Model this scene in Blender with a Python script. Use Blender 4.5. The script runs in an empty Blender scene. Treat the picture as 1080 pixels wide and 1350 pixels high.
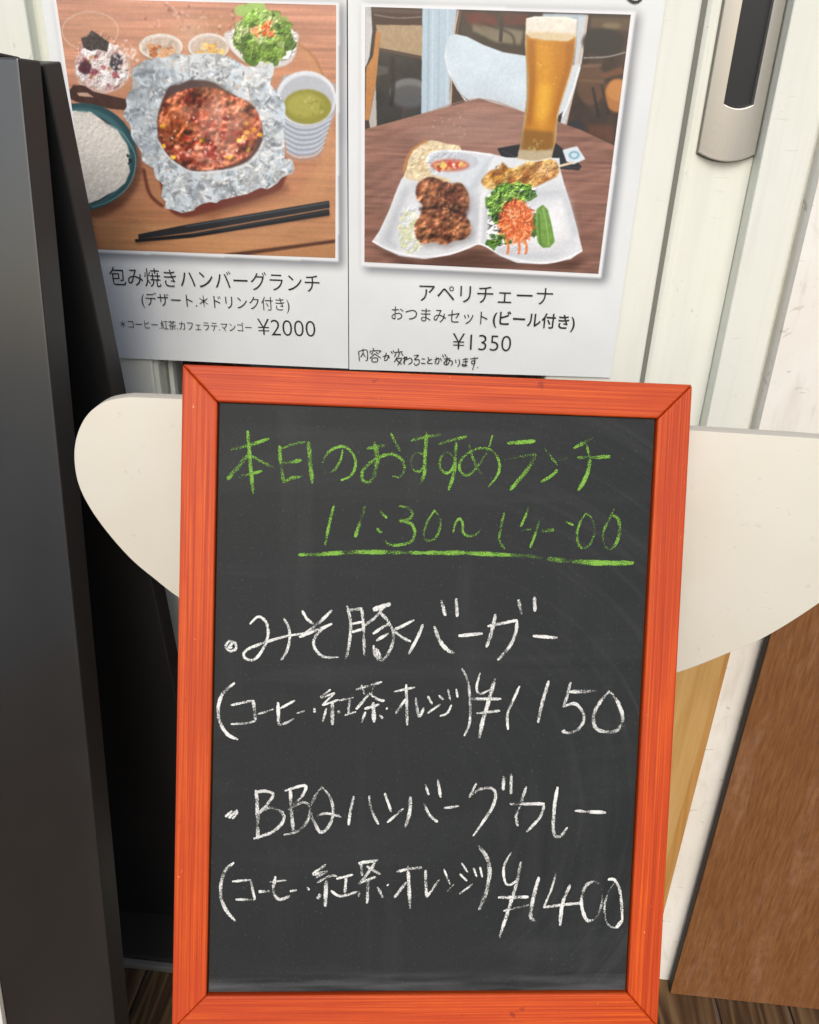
import bpy, bmesh, math, random
import numpy as np
from mathutils import Matrix, Vector
random.seed(7)
S = bpy.context.scene
COL = S.collection

# ------------------------------------------------------------------ camera
# the camera frame: wall plane is y = 0, camera 0.70 m in front of it, z = 0 at eye level
F, CX, CY, CAMY = 1081.0, 540.0, 675.0, -0.70
def unit(v):
    v = np.array(v, float); return v / np.linalg.norm(v)
_down = unit([-70, 2105, 1081])
_b = -.07; _a = (70 - 1081 * _b) / 2105
_X = unit([1, _a, _b]); _Z = -_down; _Y = np.cross(_Z, _X)
RW = np.array([_X, _Y, _Z])                      # world = RW @ camera(right, down, forward)
CAM = np.array([0, CAMY, 0.0])
cam_data = bpy.data.cameras.new('camera')
cam = bpy.data.objects.new('camera', cam_data); COL.objects.link(cam)
cam_data.sensor_fit = 'VERTICAL'; cam_data.sensor_height = 36; cam_data.lens = 36 * F / 1350
cam_data.clip_start = .01; cam_data.clip_end = 200
mw = Matrix.Identity(4)
for i in range(3):
    mw[i][0] = RW[i][0]; mw[i][1] = -RW[i][1]; mw[i][2] = -RW[i][2]; mw[i][3] = CAM[i]
cam.matrix_world = mw
S.camera = cam

# ------------------------------------------------------------------ world, sun, exposure
SUN_EL, SUN_AZ = math.radians(38), math.radians(2)   # azimuth measured from the street side (-Y), negative = from the left
W = bpy.data.worlds.new('World'); S.world = W; W.use_nodes = True
wn = W.node_tree.nodes; wn.clear()
sky = wn.new('ShaderNodeTexSky'); sky.sky_type = 'NISHITA'; sky.sun_disc = False
sky.sun_elevation = SUN_EL; sky.sun_rotation = math.radians(180) + SUN_AZ
sky.dust_density = 2.5; sky.air_density = 1.0; sky.ozone_density = 1.0
bg = wn.new('ShaderNodeBackground'); bg.inputs[1].default_value = .12
wo = wn.new('ShaderNodeOutputWorld')
W.node_tree.links.new(sky.outputs[0], bg.inputs[0]); W.node_tree.links.new(bg.outputs[0], wo.inputs[0])
sl = bpy.data.lights.new('sun', 'SUN'); sl.energy = 1.15; sl.angle = math.radians(34); sl.color = (1, .965, .89)
so = bpy.data.objects.new('sun', sl); COL.objects.link(so)
sd = Vector((math.sin(SUN_AZ) * math.cos(SUN_EL), -math.cos(SUN_AZ) * math.cos(SUN_EL), math.sin(SUN_EL)))
so.rotation_euler = sd.to_track_quat('Z', 'Y').to_euler(); so.location = (0, -3, 3)
S.view_settings.view_transform = 'Standard'; S.view_settings.look = 'None'
S.view_settings.exposure = 0.27; S.view_settings.gamma = 1
S.cycles.max_bounces = 8

# ------------------------------------------------------------------ measuring helpers (photo pixel -> point on a real plane)
def ray(px, py): return RW @ np.array([(px - CX) / F, (py - CY) / F, 1.0])
def on_plane(px, py, o, n):
    d = ray(px, py); t = ((np.array(o) - CAM) @ np.array(n)) / (d @ np.array(n)); return CAM + d * t
def aty(px, py, y): return on_plane(px, py, (0, y, 0), (0, 1, 0))
def atx(px, py, x): return on_plane(px, py, (x, 0, 0), (1, 0, 0))
def atz(px, py, z): return on_plane(px, py, (0, 0, z), (0, 0, 1))
FLOOR = aty(975, 1320, -.040)[2]

# ------------------------------------------------------------------ materials
class NT:
    def __init__(s, name):
        s.m = bpy.data.materials.new(name); s.m.use_nodes = True
        s.t = s.m.node_tree; s.t.nodes.clear()
        s.out = s.n('OutputMaterial'); s.b = s.n('BsdfPrincipled'); s.l(s.b.outputs[0], s.out.inputs[0])
        s.tc = s.n('TexCoord')
    def n(s, t): return s.t.nodes.new('ShaderNode' + t)
    def l(s, a, b): s.t.links.new(a, b)
    def set(s, sock, v):
        if hasattr(v, 'is_linked') or isinstance(v, bpy.types.NodeSocket): s.l(v, sock)
        else: sock.default_value = v
    def map(s, scale=(1, 1, 1), loc=(0, 0, 0), rot=(0, 0, 0), src=None):
        m = s.n('Mapping'); m.inputs['Scale'].default_value = scale; m.inputs['Location'].default_value = loc
        m.inputs['Rotation'].default_value = rot
        s.l(src or s.tc.outputs['Object'], m.inputs[0]); return m.outputs[0]
    def noise(s, vec=None, scale=5, detail=3, rough=.5, dist=0):
        k = s.n('TexNoise'); k.inputs['Scale'].default_value = scale; k.inputs['Detail'].default_value = detail
        k.inputs['Roughness'].default_value = rough; k.inputs['Distortion'].default_value = dist
        s.l(vec or s.tc.outputs['Object'], k.inputs['Vector']); return k.outputs['Fac']
    def ramp(s, f, stops, interp='LINEAR'):
        r = s.n('ValToRGB'); r.color_ramp.interpolation = interp
        e = r.color_ramp.elements
        while len(e) < len(stops): e.new(.5)
        for k, (p, c) in zip(e, stops):
            k.position = p
            if not hasattr(c, '__len__'): c = (c, c, c)
            k.color = (*c[:3], 1)
        s.l(f, r.inputs[0]); return r.outputs[0]
    def math(s, op, a, b=0.0, clamp=False):
        k = s.n('Math'); k.operation = op; k.use_clamp = clamp
        s.set(k.inputs[0], a); s.set(k.inputs[1], b); return k.outputs[0]
    def mix(s, f, a, b, mode='MIX'):
        k = s.n('MixRGB'); k.blend_type = mode
        s.set(k.inputs[0], f)
        for i, v in ((1, a), (2, b)):
            if isinstance(v, tuple): v = (*v[:3], 1)
            s.set(k.inputs[i], v)
        return k.outputs[0]
    def bump(s, h, strength=.2, dist=.001):
        k = s.n('Bump'); k.inputs['Strength'].default_value = strength; k.inputs['Distance'].default_value = dist
        s.l(h, k.inputs['Height']); s.l(k.outputs[0], s.b.inputs['Normal'])
    def col(s, c):
        s.set(s.b.inputs['Base Color'], (*c, 1) if isinstance(c, tuple) else c)
    def pr(s, **k):
        for a, v in k.items(): s.set(s.b.inputs[a.replace('_', ' ')], v)

def mat_plain(name, c, rough=.6, **k):
    s = NT(name); v = s.noise(scale=40, detail=4)
    s.col(s.mix(s.math('MULTIPLY', v, .25), tuple(c), tuple(x * .8 for x in c)))
    s.pr(Roughness=rough, **k); return s.m

def mat_alu(name, c, dirt=.35, seed=0.0):
    """painted aluminium: faint streaks, specks and scuffs"""
    s = NT(name)
    st = s.noise(s.map((60, 60, 3), (seed, 0, 0)), 1, 5, .6)
    bl = s.noise(s.map((9, 9, 5), (seed, 3, 0)), 1, 4, .6)
    base = s.mix(s.ramp(bl, [(.35, 0), (.75, 1)]), tuple(c), tuple(x * y for x, y in zip(c, (.93, .92, .86))))
    base = s.mix(s.math('MULTIPLY', s.ramp(st, [(.5, 0), (.8, 1)]), dirt * .6), base, (.42, .41, .34))
    sp = s.noise(s.map((330, 330, 240), (seed, 0, 5)), 1, 2, .5)
    ms = s.noise(s.map((12, 12, 9), (2, seed, 5)), 1, 2, .5)
    spk = s.math('MULTIPLY', s.ramp(sp, [(.68, 0), (.72, .8)]), s.ramp(ms, [(.54, 0), (.66, 1)]))
    base = s.mix(s.math('MULTIPLY', spk, dirt * 1.6, True), base, (.16, .15, .12))
    sc = s.noise(s.map((60, 60, 420), (seed, 1, 0), (0, .12, 0)), 1, 1, .4, 1.2)
    sm = s.noise(s.map((30, 30, 24), (seed, 8, 1)), 1, 1)
    scr = s.math('MULTIPLY', s.ramp(sc, [(.68, 0), (.70, 1)]), s.ramp(sm, [(.6, 0), (.66, 1)]))
    base = s.mix(s.math('MULTIPLY', scr, .22), base, (.4, .39, .34))
    s.col(base); s.pr(Roughness=s.ramp(bl, [(.3, .32), (.8, .5)]), Specular_IOR_Level=.35)
    s.bump(s.noise(scale=90, detail=3), .05, .001)
    return s.m

def mat_grain(name, cols, along='X', fine=150, rough=.45, coat=.0, bump=.25, wave=16, freq=1.0, lines=.35, st=(.25, .5, .75)):
    """stained or bare wood, grain runs along one local axis"""
    s = NT(name)
    def sc(l, c):
        v = [c, c, c]; v['XYZ'.index(along)] = l; return tuple(v)
    oi = s.n('ObjectInfo'); off = s.n('VectorMath'); off.operation = 'ADD'
    cmb = s.n('CombineXYZ')
    for i, q in enumerate((3.1, 7.7, 5.3)): s.l(s.math('MULTIPLY', oi.outputs['Random'], q), cmb.inputs[i])
    s.l(s.tc.outputs['Object'], off.inputs[0]); s.l(cmb.outputs[0], off.inputs[1]); src = off.outputs[0]
    big = s.noise(s.map(sc(1.2 * freq, wave * freq), src=src), 1, 3, .5, .3)
    rings = s.math('SINE', s.math('MULTIPLY', big, 75))
    rings = s.math('MULTIPLY_ADD', rings, .5) if False else s.math('ADD', s.math('MULTIPLY', rings, .5), .5)
    fn = s.noise(s.map(sc(9 * freq, fine * freq), src=src), 1, 4, .6)
    f = s.math('ADD', s.math('MULTIPLY', rings, lines), s.math('MULTIPLY', fn, 1 - lines))
    c = s.ramp(f, list(zip(st, cols)))
    blo = s.noise(s.map(sc(5, 14), src=src), 1, 3)
    c = s.mix(s.ramp(blo, [(.35, 0), (.8, .35)]), c, tuple(x * .8 for x in cols[0]))
    if coat:
        tn = s.noise(s.map(sc(16, 30), (2, 9, 4), src=src), 1, 4, .6, .4); c = s.mix(s.ramp(tn, [(.42, 0), (.68, .55)]), c, (.46, .040, .006))
        kn = s.noise(s.map((95, 95, 95), (5, 2, 8), src=src), 1, 3, .6); c = s.mix(s.ramp(kn, [(.70, 0), (.76, .6)]), c, (.20, .014, .006))
        ck = s.noise(s.map((300, 300, 300), (7, 1, 3), src=src), 1, 2); c = s.mix(s.ramp(ck, [(.76, 0), (.79, .6)]), c, (.78, .45, .32))
    s.col(c); s.pr(Roughness=rough, Coat_Weight=coat, Coat_Roughness=.38, Specular_IOR_Level=.3)
    s.bump(f, bump, .0006); return s.m

M = {}
CREAM = (.80, .80, .72)
M['stile'] = mat_alu('painted_aluminium', (.84, .86, .80), .35)
M['stile_b'] = mat_alu('painted_aluminium_dirty', (.77, .79, .73), .8, 4.0)
M['gasket'] = mat_plain('rubber_gasket', (.20, .20, .17), .8)
M['bead'] = mat_plain('glazing_bead', (.34, .35, .30), .6)
def wallmat():
    s = NT('dirty_cream_wall')
    a = s.noise(s.map((14, 14, 4)), 1, 6, .65, .6); b = s.noise(s.map((70, 70, 12), (3, 1, 2)), 1, 5, .6, .5)
    c = s.mix(s.ramp(a, [(.35, 0), (.75, 1)]), (.90, .89, .845), (.80, .755, .67))
    c = s.mix(s.ramp(b, [(.56, 0), (.80, .42)]), c, (.50, .44, .35))
    d = s.noise(s.map((30, 30, 60), (9, 1, 2)), 1, 3, .6, 1.5)
    c = s.mix(s.ramp(d, [(.64, 0), (.70, .5)]), c, (.36, .32, .26)); d2 = s.noise(s.map((55, 55, 30), (2, 6, 4)), 1, 4, .7, .8); c = s.mix(s.ramp(d2, [(.60, 0), (.74, .35)]), c, (.5, .47, .40))
    s.col(c); s.pr(Roughness=.6); s.bump(b, .2, .001); return s.m
M['wall'] = wallmat()
M['handle'] = mat_plain('satin_metal_plate', (.58, .555, .50), .30, Metallic=.55)
M['grip'] = mat_plain('black_grip', (.012, .014, .018), .35)
M['glass'] = None
def glassmat():
    s = NT('window_glass'); s.col((.9, .93, .92)); s.pr(Roughness=.02, Transmission_Weight=1.0, IOR=1.45)
    s.l(s.n('OutputMaterial').inputs[0], s.out.inputs[0]) if False else None
    return s.m
M['glass'] = glassmat()
M['dark_red'] = mat_plain('dark_red_curtain', (.10, .022, .014), .8)
M['black_face'] = None
def blackmat(name, c, r0, r1, smear=.02, gloss=False):
    s = NT(name); a = s.noise(s.map((9, 9, 3)), 1, 5, .6, .8); b = s.noise(s.map((60, 60, 4), (1, 2, 3)), 1, 4, .6)
    c1 = s.mix(s.ramp(a, [(.4, 0), (.85, 1)]), tuple(c), tuple(x + smear for x in c))
    sp = s.noise(s.map((330, 330, 330), (1, 2, 3)), 1, 1)
    c1 = s.mix(s.ramp(sp, [(.83, 0), (.86, .35)]), c1, (.35, .34, .3))
    if gloss: s.pr(Specular_IOR_Level=1.0, Coat_Weight=1.0, Coat_IOR=1.5, Coat_Roughness=.17)
    s.col(c1); s.pr(Roughness=s.ramp(a, [(.3, r0), (.8, r1)])); s.bump(b, .06, .001); return s.m
M['black_face'] = blackmat('black_painted_board', (.005, .0065, .008), .27, .40, .006, True)
M['black_edge'] = blackmat('black_edge', (.015, .0145, .014), .45, .6, .006)
M['white_print'] = mat_plain('white_print', (.75, .76, .76), .4)
M['alu_trim'] = mat_plain('aluminium_trim', (.42, .40, .35), .4, Metallic=.5)
M['sill'] = mat_plain('dark_sill', (.028, .022, .017), .7)

M['rail'] = mat_grain('red_stained_pine', ((.40, .036, .005), (.58, .066, .006), (.74, .118, .010)), 'X', 1150, .5, .07, .4, 60, 1.0, .10, (.34, .5, .66))
M['tan'] = mat_grain('tan_wood_panel', ((.48, .27, .085), (.56, .335, .12), (.62, .39, .16)), 'Z', 200, .5, 0, .12, 6, 1, .15)
M['plank'] = mat_grain('brown_deck_plank', ((.055, .028, .012), (.12, .066, .030), (.21, .13, .06)), 'Y', 110, .65, 0, .4, 14, 1, .35)
M['chair_wood'] = mat_grain('beech_wood', ((.45, .26, .12), (.55, .34, .17), (.6, .4, .22)), 'Z', 90, .5)
def brownmat():
    s = NT('scuffed_brown_board')
    a = s.noise(s.map((9, 9, 6)), 1, 6, .65, .4); b = s.noise(s.map((420, 420, 34)), 1, 5, .7, .15)
    e = s.noise(s.map((90, 90, 90), (3, 3, 3)), 1, 4, .7)
    c = s.mix(s.ramp(b, [(.3, 0), (.7, 1)]), (.14, .052, .016), (.27, .118, .040))
    scf = s.math('MULTIPLY', s.ramp(s.noise(s.map((34, 34, 5), (1, 5, 1)), 1, 5, .65, .5), [(.50, 0), (.70, 1)]), s.ramp(e, [(.35, .2), (.7, 1)]))
    c = s.mix(s.math('MULTIPLY', scf, .55), c, (.40, .23, .15))
    c = s.mix(s.math('MULTIPLY', s.ramp(a, [(.5, 0), (.8, 1)]), .5), c, (.17, .058, .018))
    w = s.noise(s.map((420, 420, 420), (5, 3, 1)), 1, 1)
    c = s.mix(s.ramp(w, [(.82, 0), (.85, .6)]), c, (.5, .38, .28))
    s.col(c); s.pr(Roughness=s.ramp(e, [(.3, .38), (.7, .6)])); s.bump(b, .25, .0006); return s.m
M['brown'] = brownmat()
M['brown_edge'] = mat_plain('dark_brown_edge', (.018, .009, .006), .7)
def creammat(name, c):
    s = NT(name)
    a = s.noise(s.map((14, 14, 14)), 1, 5, .6, .3); f = s.noise(s.map((300, 300, 300)), 1, 3)
    k = s.mix(s.ramp(a, [(.4, 0), (.8, .8)]), tuple(c), tuple(x * y for x, y in zip(c, (.93, .91, .84))))
    sp = s.math('MULTIPLY', s.ramp(s.noise(s.map((120, 120, 120), (1, 2, 3)), 1, 3, .6), [(.68, 0), (.74, 1)]), .35)
    k = s.mix(sp, k, (.46, .43, .34))
    sc = s.math('MULTIPLY', s.ramp(s.noise(s.map((110, 110, 300), (1, 7, 3), (0, .7, 0)), 1, 1, .5, 1.2), [(.74, 0), (.77, 1)]), .28)
    k = s.mix(sc, k, (.5, .45, .36))
    s.col(k); s.pr(Roughness=.42); s.bump(f, .04, .0005); return s.m
M['cream'] = creammat('cream_laminate', (.70, .675, .585))
M['cream_edge'] = mat_plain('grey_edge_band', (.56, .53, .47), .5)
M['metal'] = mat_plain('chair_metal', (.4, .4, .4), .3, Metallic=.9)

def slate():
    s = NT('chalkboard_slate')
    w = s.noise(s.map((2, 5, 1)), 1, 3, .5, 1.2)
    arc = s.noise(s.map((5, 26, 1), (1, 2, 0), (0, 0, .25)), 1, 5, .6, .9)
    v = s.noise(s.map((34, 4, 1), (4, 2, 0)), 1, 5, .6, .3)
    # wiping arcs around the lower left, faint chalk dust left by the cloth
    gr = s.n('TexNoise'); 
    sep = s.n('SeparateXYZ'); s.l(s.tc.outputs['Object'], sep.inputs[0])
    dx = s.math('SUBTRACT', sep.outputs[0], -.01); dy = s.math('SUBTRACT', sep.outputs[1], .12)
    r = s.math('SQRT', s.math('ADD', s.math('MULTIPLY', dx, dx), s.math('MULTIPLY', dy, dy)))
    cb = s.n('CombineXYZ'); s.l(s.math('MULTIPLY', r, 130), cb.inputs[0]); s.l(s.math('MULTIPLY', sep.outputs[1], 5), cb.inputs[1])
    rings = s.noise(cb.outputs[0], 1, 4, .6, .3)
    c = s.mix(s.ramp(w, [(.35, 0), (.7, 1)]), (.0125, .0150, .0158), (.019, .0220, .0228))
    right = s.math('MULTIPLY', s.ramp(s.math('ADD', sep.outputs[0], .5), [(.50, 0), (.62, 1)]), .30)
    c = s.mix(s.math('MULTIPLY', s.ramp(rings, [(.5, 0), (.78, 1)]), right), c, (.085, .088, .088))
    c = s.mix(s.math('MULTIPLY', s.ramp(arc, [(.52, 0), (.8, 1)]), .18), c, (.085, .088, .09))
    c = s.mix(s.math('MULTIPLY', s.ramp(v, [(.55, 0), (.8, 1)]), .16), c, (.10, .103, .104))
    d = s.noise(s.map((700, 700, 1)), 1, 2)
    c = s.mix(s.math('MULTIPLY', s.ramp(d, [(.62, 0), (.8, 1)]), .16), c, (.22, .23, .22))
    sp = s.noise(s.map((220, 220, 1), (3, 1, 0)), 1, 1)
    c = s.mix(s.ramp(sp, [(.835, 0), (.85, .3)]), c, (.4, .4, .4))
    # dust gathered along the bottom rail
    low = s.ramp(sep.outputs[1], [(.0, 1), (.024, .8), (.032, 0)])
    c = s.mix(s.math('MULTIPLY', s.math('MULTIPLY', low, s.ramp(s.noise(s.map((14, 160, 1)), 1, 4), [(.4, 0), (.7, 1)])), .45), c, (.2, .2, .21))
    s.col(c); s.pr(Roughness=s.ramp(w, [(.3, .5), (.7, .62)]), Specular_IOR_Level=.24); s.bump(d, .12, .0002); return s.m
M['slate'] = slate()
def chalk(name, c, lo=.35, hi=.53):
    s = NT(name)
    uv = s.n('UVMap'); uv.uv_map = 'UVMap'; sep = s.n('SeparateXYZ'); s.l(uv.outputs[0], sep.inputs[0])
    at = s.n('Attribute'); at.attribute_name = 'strength'
    e = s.math('ABSOLUTE', s.math('SUBTRACT', sep.outputs[1], .5))        # 0 centre .. .5 edge
    g = s.noise(s.map((1500, 1500, 1)), 1, 3, .7)
    lf = s.noise(s.map((110, 110, 1), (3, 3, 0)), 1, 2)
    q = s.math('ADD', g, s.math('MULTIPLY', s.math('SUBTRACT', lf, .5), .75))
    q = s.math('ADD', q, s.math('MULTIPLY', s.math('SUBTRACT', at.outputs['Fac'], 1.0), .24))
    q = s.math('SUBTRACT', q, s.math('MULTIPLY', s.math('POWER', s.math('MULTIPLY', e, 2), 4), .22))
    a = s.ramp(q, [(lo, 0), (hi, 1)])
    a = s.math('MULTIPLY', a, s.ramp(s.math('MULTIPLY', at.outputs['Fac'], 1.0), [(0, .25), (1, 1)]))
    tr = s.n('BsdfTransparent'); mx = s.n('MixShader')
    s.l(a, mx.inputs[0]); s.l(tr.outputs[0], mx.inputs[1]); s.l(s.b.outputs[0], mx.inputs[2]); s.l(mx.outputs[0], s.out.inputs[0])
    s.col(s.mix(s.ramp(g, [(.35, 0), (.6, 1)]), tuple(x * .75 for x in c), tuple(c))); s.pr(Roughness=.95, Specular_IOR_Level=.1)
    return s.m
M['chalk_white'] = chalk('white_chalk', (.86, .86, .82))
M['chalk_green'] = chalk('green_chalk', (.24, .49, .08), .36, .58)
M['ink'] = mat_plain('black_ink', (.022, .022, .026), .35)

# ------------------------------------------------------------------ object helpers
def tag(o, label, cat, group=None, kind=None):
    if label: o['label'] = label
    if cat: o['category'] = cat
    if group: o['group'] = group
    if kind: o['kind'] = kind
    return o
def empty(name, loc, mat=None):
    o = bpy.data.objects.new(name, None); COL.objects.link(o); o.empty_display_size = .05
    o.matrix_basis = mat if mat is not None else Matrix.Translation(Vector(loc)); return o
def link(name, me, mat, parent=None, local=None, bevel=0, seg=2, smooth=False):
    o = bpy.data.objects.new(name, me); COL.objects.link(o)
    if mat is not None: me.materials.append(mat)
    if parent is not None: o.parent = parent
    if local is not None: o.matrix_basis = local
    if smooth:
        me.polygons.foreach_set('use_smooth', [True] * len(me.polygons))
    if bevel:
        b = o.modifiers.new('bevel', 'BEVEL'); b.width = bevel; b.segments = seg; b.limit_method = 'ANGLE'; b.angle_limit = math.radians(40)
    return o
def base_of(parent):
    M4 = Matrix.Identity(4); p = parent
    while p is not None: M4 = p.matrix_basis @ M4; p = p.parent
    return M4
def poly_me(verts, faces):
    me = bpy.data.meshes.new('mesh'); me.from_pydata([tuple(map(float, v)) for v in verts], [], faces); me.update()
    bm = bmesh.new(); bm.from_mesh(me); bmesh.ops.recalc_face_normals(bm, faces=bm.faces); bm.to_mesh(me); bm.free(); return me
def wmesh(name, verts, faces, mat, parent=None, **k):
    """verts in world coordinates, stored relative to the parent; origin stays at the parent's"""
    if parent is not None:
        inv = base_of(parent).inverted(); verts = [inv @ Vector(tuple(map(float, v))) for v in verts]
    return link(name, poly_me(verts, faces), mat, parent, **k)
BOXF = [(0, 3, 2, 1), (4, 5, 6, 7), (0, 1, 5, 4), (1, 2, 6, 5), (2, 3, 7, 6), (3, 0, 4, 7)]
def wbox(name, lo, hi, mat, parent=None, **k):
    (a, b, c), (d, e, f) = lo, hi
    v = [(a, b, c), (d, b, c), (d, e, c), (a, e, c), (a, b, f), (d, b, f), (d, e, f), (a, e, f)]
    # centre the object's own origin on the piece so grain differs and origins are sensible
    ce = Vector(((a + d) / 2, (b + e) / 2, (c + f) / 2)); v = [Vector(q) - ce for q in v]
    loc = ce if parent is None else base_of(parent).inverted() @ ce
    return link(name, poly_me(v, BOXF), mat, parent, local=Matrix.Translation(loc), **k)
def prism(outline, d0, d1):
    """outline: 2-D (u, v) list; extruded along w from d0 to d1"""
    n = len(outline)
    v = [(u, w, d0) for u, w in outline] + [(u, w, d1) for u, w in outline]
    f = [tuple(range(n))[::-1], tuple(range(n, 2 * n))] + [(i, (i + 1) % n, n + (i + 1) % n, n + i) for i in range(n)]
    return v, f
def catmull(P, sub=6, closed=False):
    P = [np.array(p, float) for p in P]; n = len(P)
    if n < 3 and not closed:
        return [P[0] + (P[-1] - P[0]) * t for t in np.linspace(0, 1, sub + 1)]
    out = []
    rng = range(n) if closed else range(n - 1)
    for i in rng:
        g = (lambda k: P[k % n]) if closed else (lambda k: P[min(max(k, 0), n - 1)])
        a, b, c, d = g(i - 1), g(i), g(i + 1), g(i + 2)
        for t in np.linspace(0, 1, sub, endpoint=False):
            out.append(.5 * ((2 * b) + (c - a) * t + (2 * a - 5 * b + 4 * c - d) * t * t + (3 * b - a - 3 * c + d) * t ** 3))
    if not closed: out.append(P[-1])
    return out

# ------------------------------------------------------------------ the setting: floor, wall
flo = empty('floor', (0, 0, FLOOR)); tag(flo, 'dark brown wooden plank deck in front of the shop door', None, kind='structure')
wbox('ground_slab', (-30, -60, FLOOR - .3), (30, .4, FLOOR - .006), mat_plain('grey_pavement', (.17, .18, .195), .8), flo)
PW = .088
k = 0
x = -1.15
while x < 1.2:
    wbox('plank', (x + .0015, -2.2, FLOOR - .02 + .0), (x + PW - .0015, -.005, FLOOR - random.random() * .0008), M['plank'], flo, bevel=.0012)
    x += PW; k += 1

WTOP = 2.0
XG = .2502                                                # where the cream pier starts
PY = -.022
pier = wbox('wall', (.2502, PY, FLOOR), (3.0, .25, WTOP + 1), M['wall'])
tag(pier, 'cream painted wall pier with smears and scratches right of the white door frame', 'wall', kind='structure')
wl = wbox('wall', (-3.0, -.01, FLOOR), (-.62, .25, WTOP + 1), M['wall']); tag(wl, 'cream wall left of the shop door', 'wall', kind='structure')
# pier x so that its front edge is seen at pixel (1069,280)
dx = aty(1069, 280, PY)[0]
pier.location.x += dx - .2502

# ------------------------------------------------------------------ sliding glass door and its frame
Z0, Z1 = FLOOR + .02, WTOP
door = empty('sliding_door', (-.1, .02, FLOOR)); tag(door, 'white framed sliding glass door with a long recessed pull handle, posters taped on it', 'door')
fy = .0
xa = aty(37, 0, 0)[0]; xb = aty(52, 0, 0)[0]; xc = aty(144, 0, 0)[0]; xd = aty(166, 0, 0)[0]
wbox('stile', (-.62, -.006, Z0), (xa, .045, Z1), M['stile'], door, bevel=.002)
wbox('gasket', (xa, .006, Z0), (xb, .04, Z1), M['stile_b'], door)
wbox('stile', (xb, .0, Z0), (xc, .045, Z1), M['stile'], door, bevel=.0015)
w3 = (xd - xc) / 3
for i, (yy, mm) in enumerate(((.004, 'stile_b'), (.010, 'bead'), (.016, 'stile_b'))):
    wbox('glazing_bead', (xc + i * w3, yy, Z0), (xc + (i + 1) * w3, .045, Z1), M[mm], door, bevel=.0006)
xe = aty(772, 0, 0)[0]
gl = wbox('glass_pane', (xd - .003, .024, Z0 + .05), (xe + .003, .030, Z1), M['glass'], door)
wbox('bottom_rail', (xd, .004, Z0), (xe, .045, Z0 + .07), M['stile_b'], door, bevel=.002)
xf = aty(927, 0, 0)[0]
wbox('stile', (xe, .0, Z0), (xf, .045, Z1), M['stile'], door, bevel=.003, seg=3)
xg = aty(935, 0, 0)[0]
YD = .012
wbox('gasket', (xf, .0035, Z0), (xg, .04, Z1), M['gasket'], door)
# protruding strip: solve its depth so that the lit side face shows 11 px wide
X1 = aty(1036, 0, YD)[0]
lo_, hi_ = -.05, .012
for _ in range(40):
    mid = (lo_ + hi_) / 2
    if aty(1047, 0, mid)[0] > X1: hi_ = mid
    else: lo_ = mid
YF = mid
inner = [(xg + .0001, .005), (xg + .002, .0085), (xg + .005, .011), (xg + .009, YD), (X1, YD), (X1, .05), (xg + .0001, .05)]
v, f = prism(inner, Z0, Z1)
wmesh('stile', v, f, M['stile'], door, bevel=.0008)
cur = tag(wbox('curtain', (xd - .05, .10, FLOOR), (xe + .06, .115, Z1), M['dark_red']), 'dark red cloth hanging behind the glass beside the left door frame', 'curtain')
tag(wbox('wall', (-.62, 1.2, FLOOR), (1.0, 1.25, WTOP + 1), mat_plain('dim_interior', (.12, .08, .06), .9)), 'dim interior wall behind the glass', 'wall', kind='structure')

frame = empty('door_frame', (X1, YF, FLOOR)); tag(frame, 'white door frame strip between the handle stile and the cream wall pier', 'door frame')
XR = aty(1049, 300, YF)[0]
fr_out = [(X1 + .0003, .03), (X1 + .0003, YF), (XR, YF), (XR + .001, YF + .006), (dx, YF + .006), (dx, .05), (X1 + .0003, .05)]
v, f = prism(fr_out, FLOOR, WTOP); wmesh('jamb', v, f, mat_alu('jamb_paint', (.81, .83, .775), .5, 9.0), frame, bevel=.0012)

# handle plate, slightly crowned, with a dark recessed grip
def plate_outline(pts, y):
    return [tuple(aty(px, py, y)[[0, 2]]) for px, py in pts]
YH = YD - .005
xl = aty(921, 203, YH)[0]; xr = aty(995, 205, YH)[0]
zb = aty(958, 213, YH)[2]; zs = aty(921, 203, YH)[2]
hl = aty(953, 138, YH)[0]; hr = aty(992, 139, YH)[0]; hz = aty(973, 143, YH)[2]
hand = empty('handle', (0, 0, 0)); hand.parent = door; hand.matrix_basis = Matrix.Translation(base_of(door).inverted() @ Vector(((xl + xr) / 2, YD, zb)))
NS = 10
def arc(xa_, xb_, z_mid, sag):
    return [(xa_ + (xb_ - xa_) * t, z_mid + sag * (2 * t - 1) ** 2) for t in np.linspace(0, 1, NS + 1)]
ZT = .42
outer = arc(xl, xr, zb, .0055); innr = arc(hl, hr, hz, .003)
def crown(x):
    t = (x - xl) / (xr - xl) * 2 - 1
    return YH - .0035 * (1 - t * t)
cols_ = []
vs, fs = [], []
def vadd(p): vs.append(p); return len(vs) - 1
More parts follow.
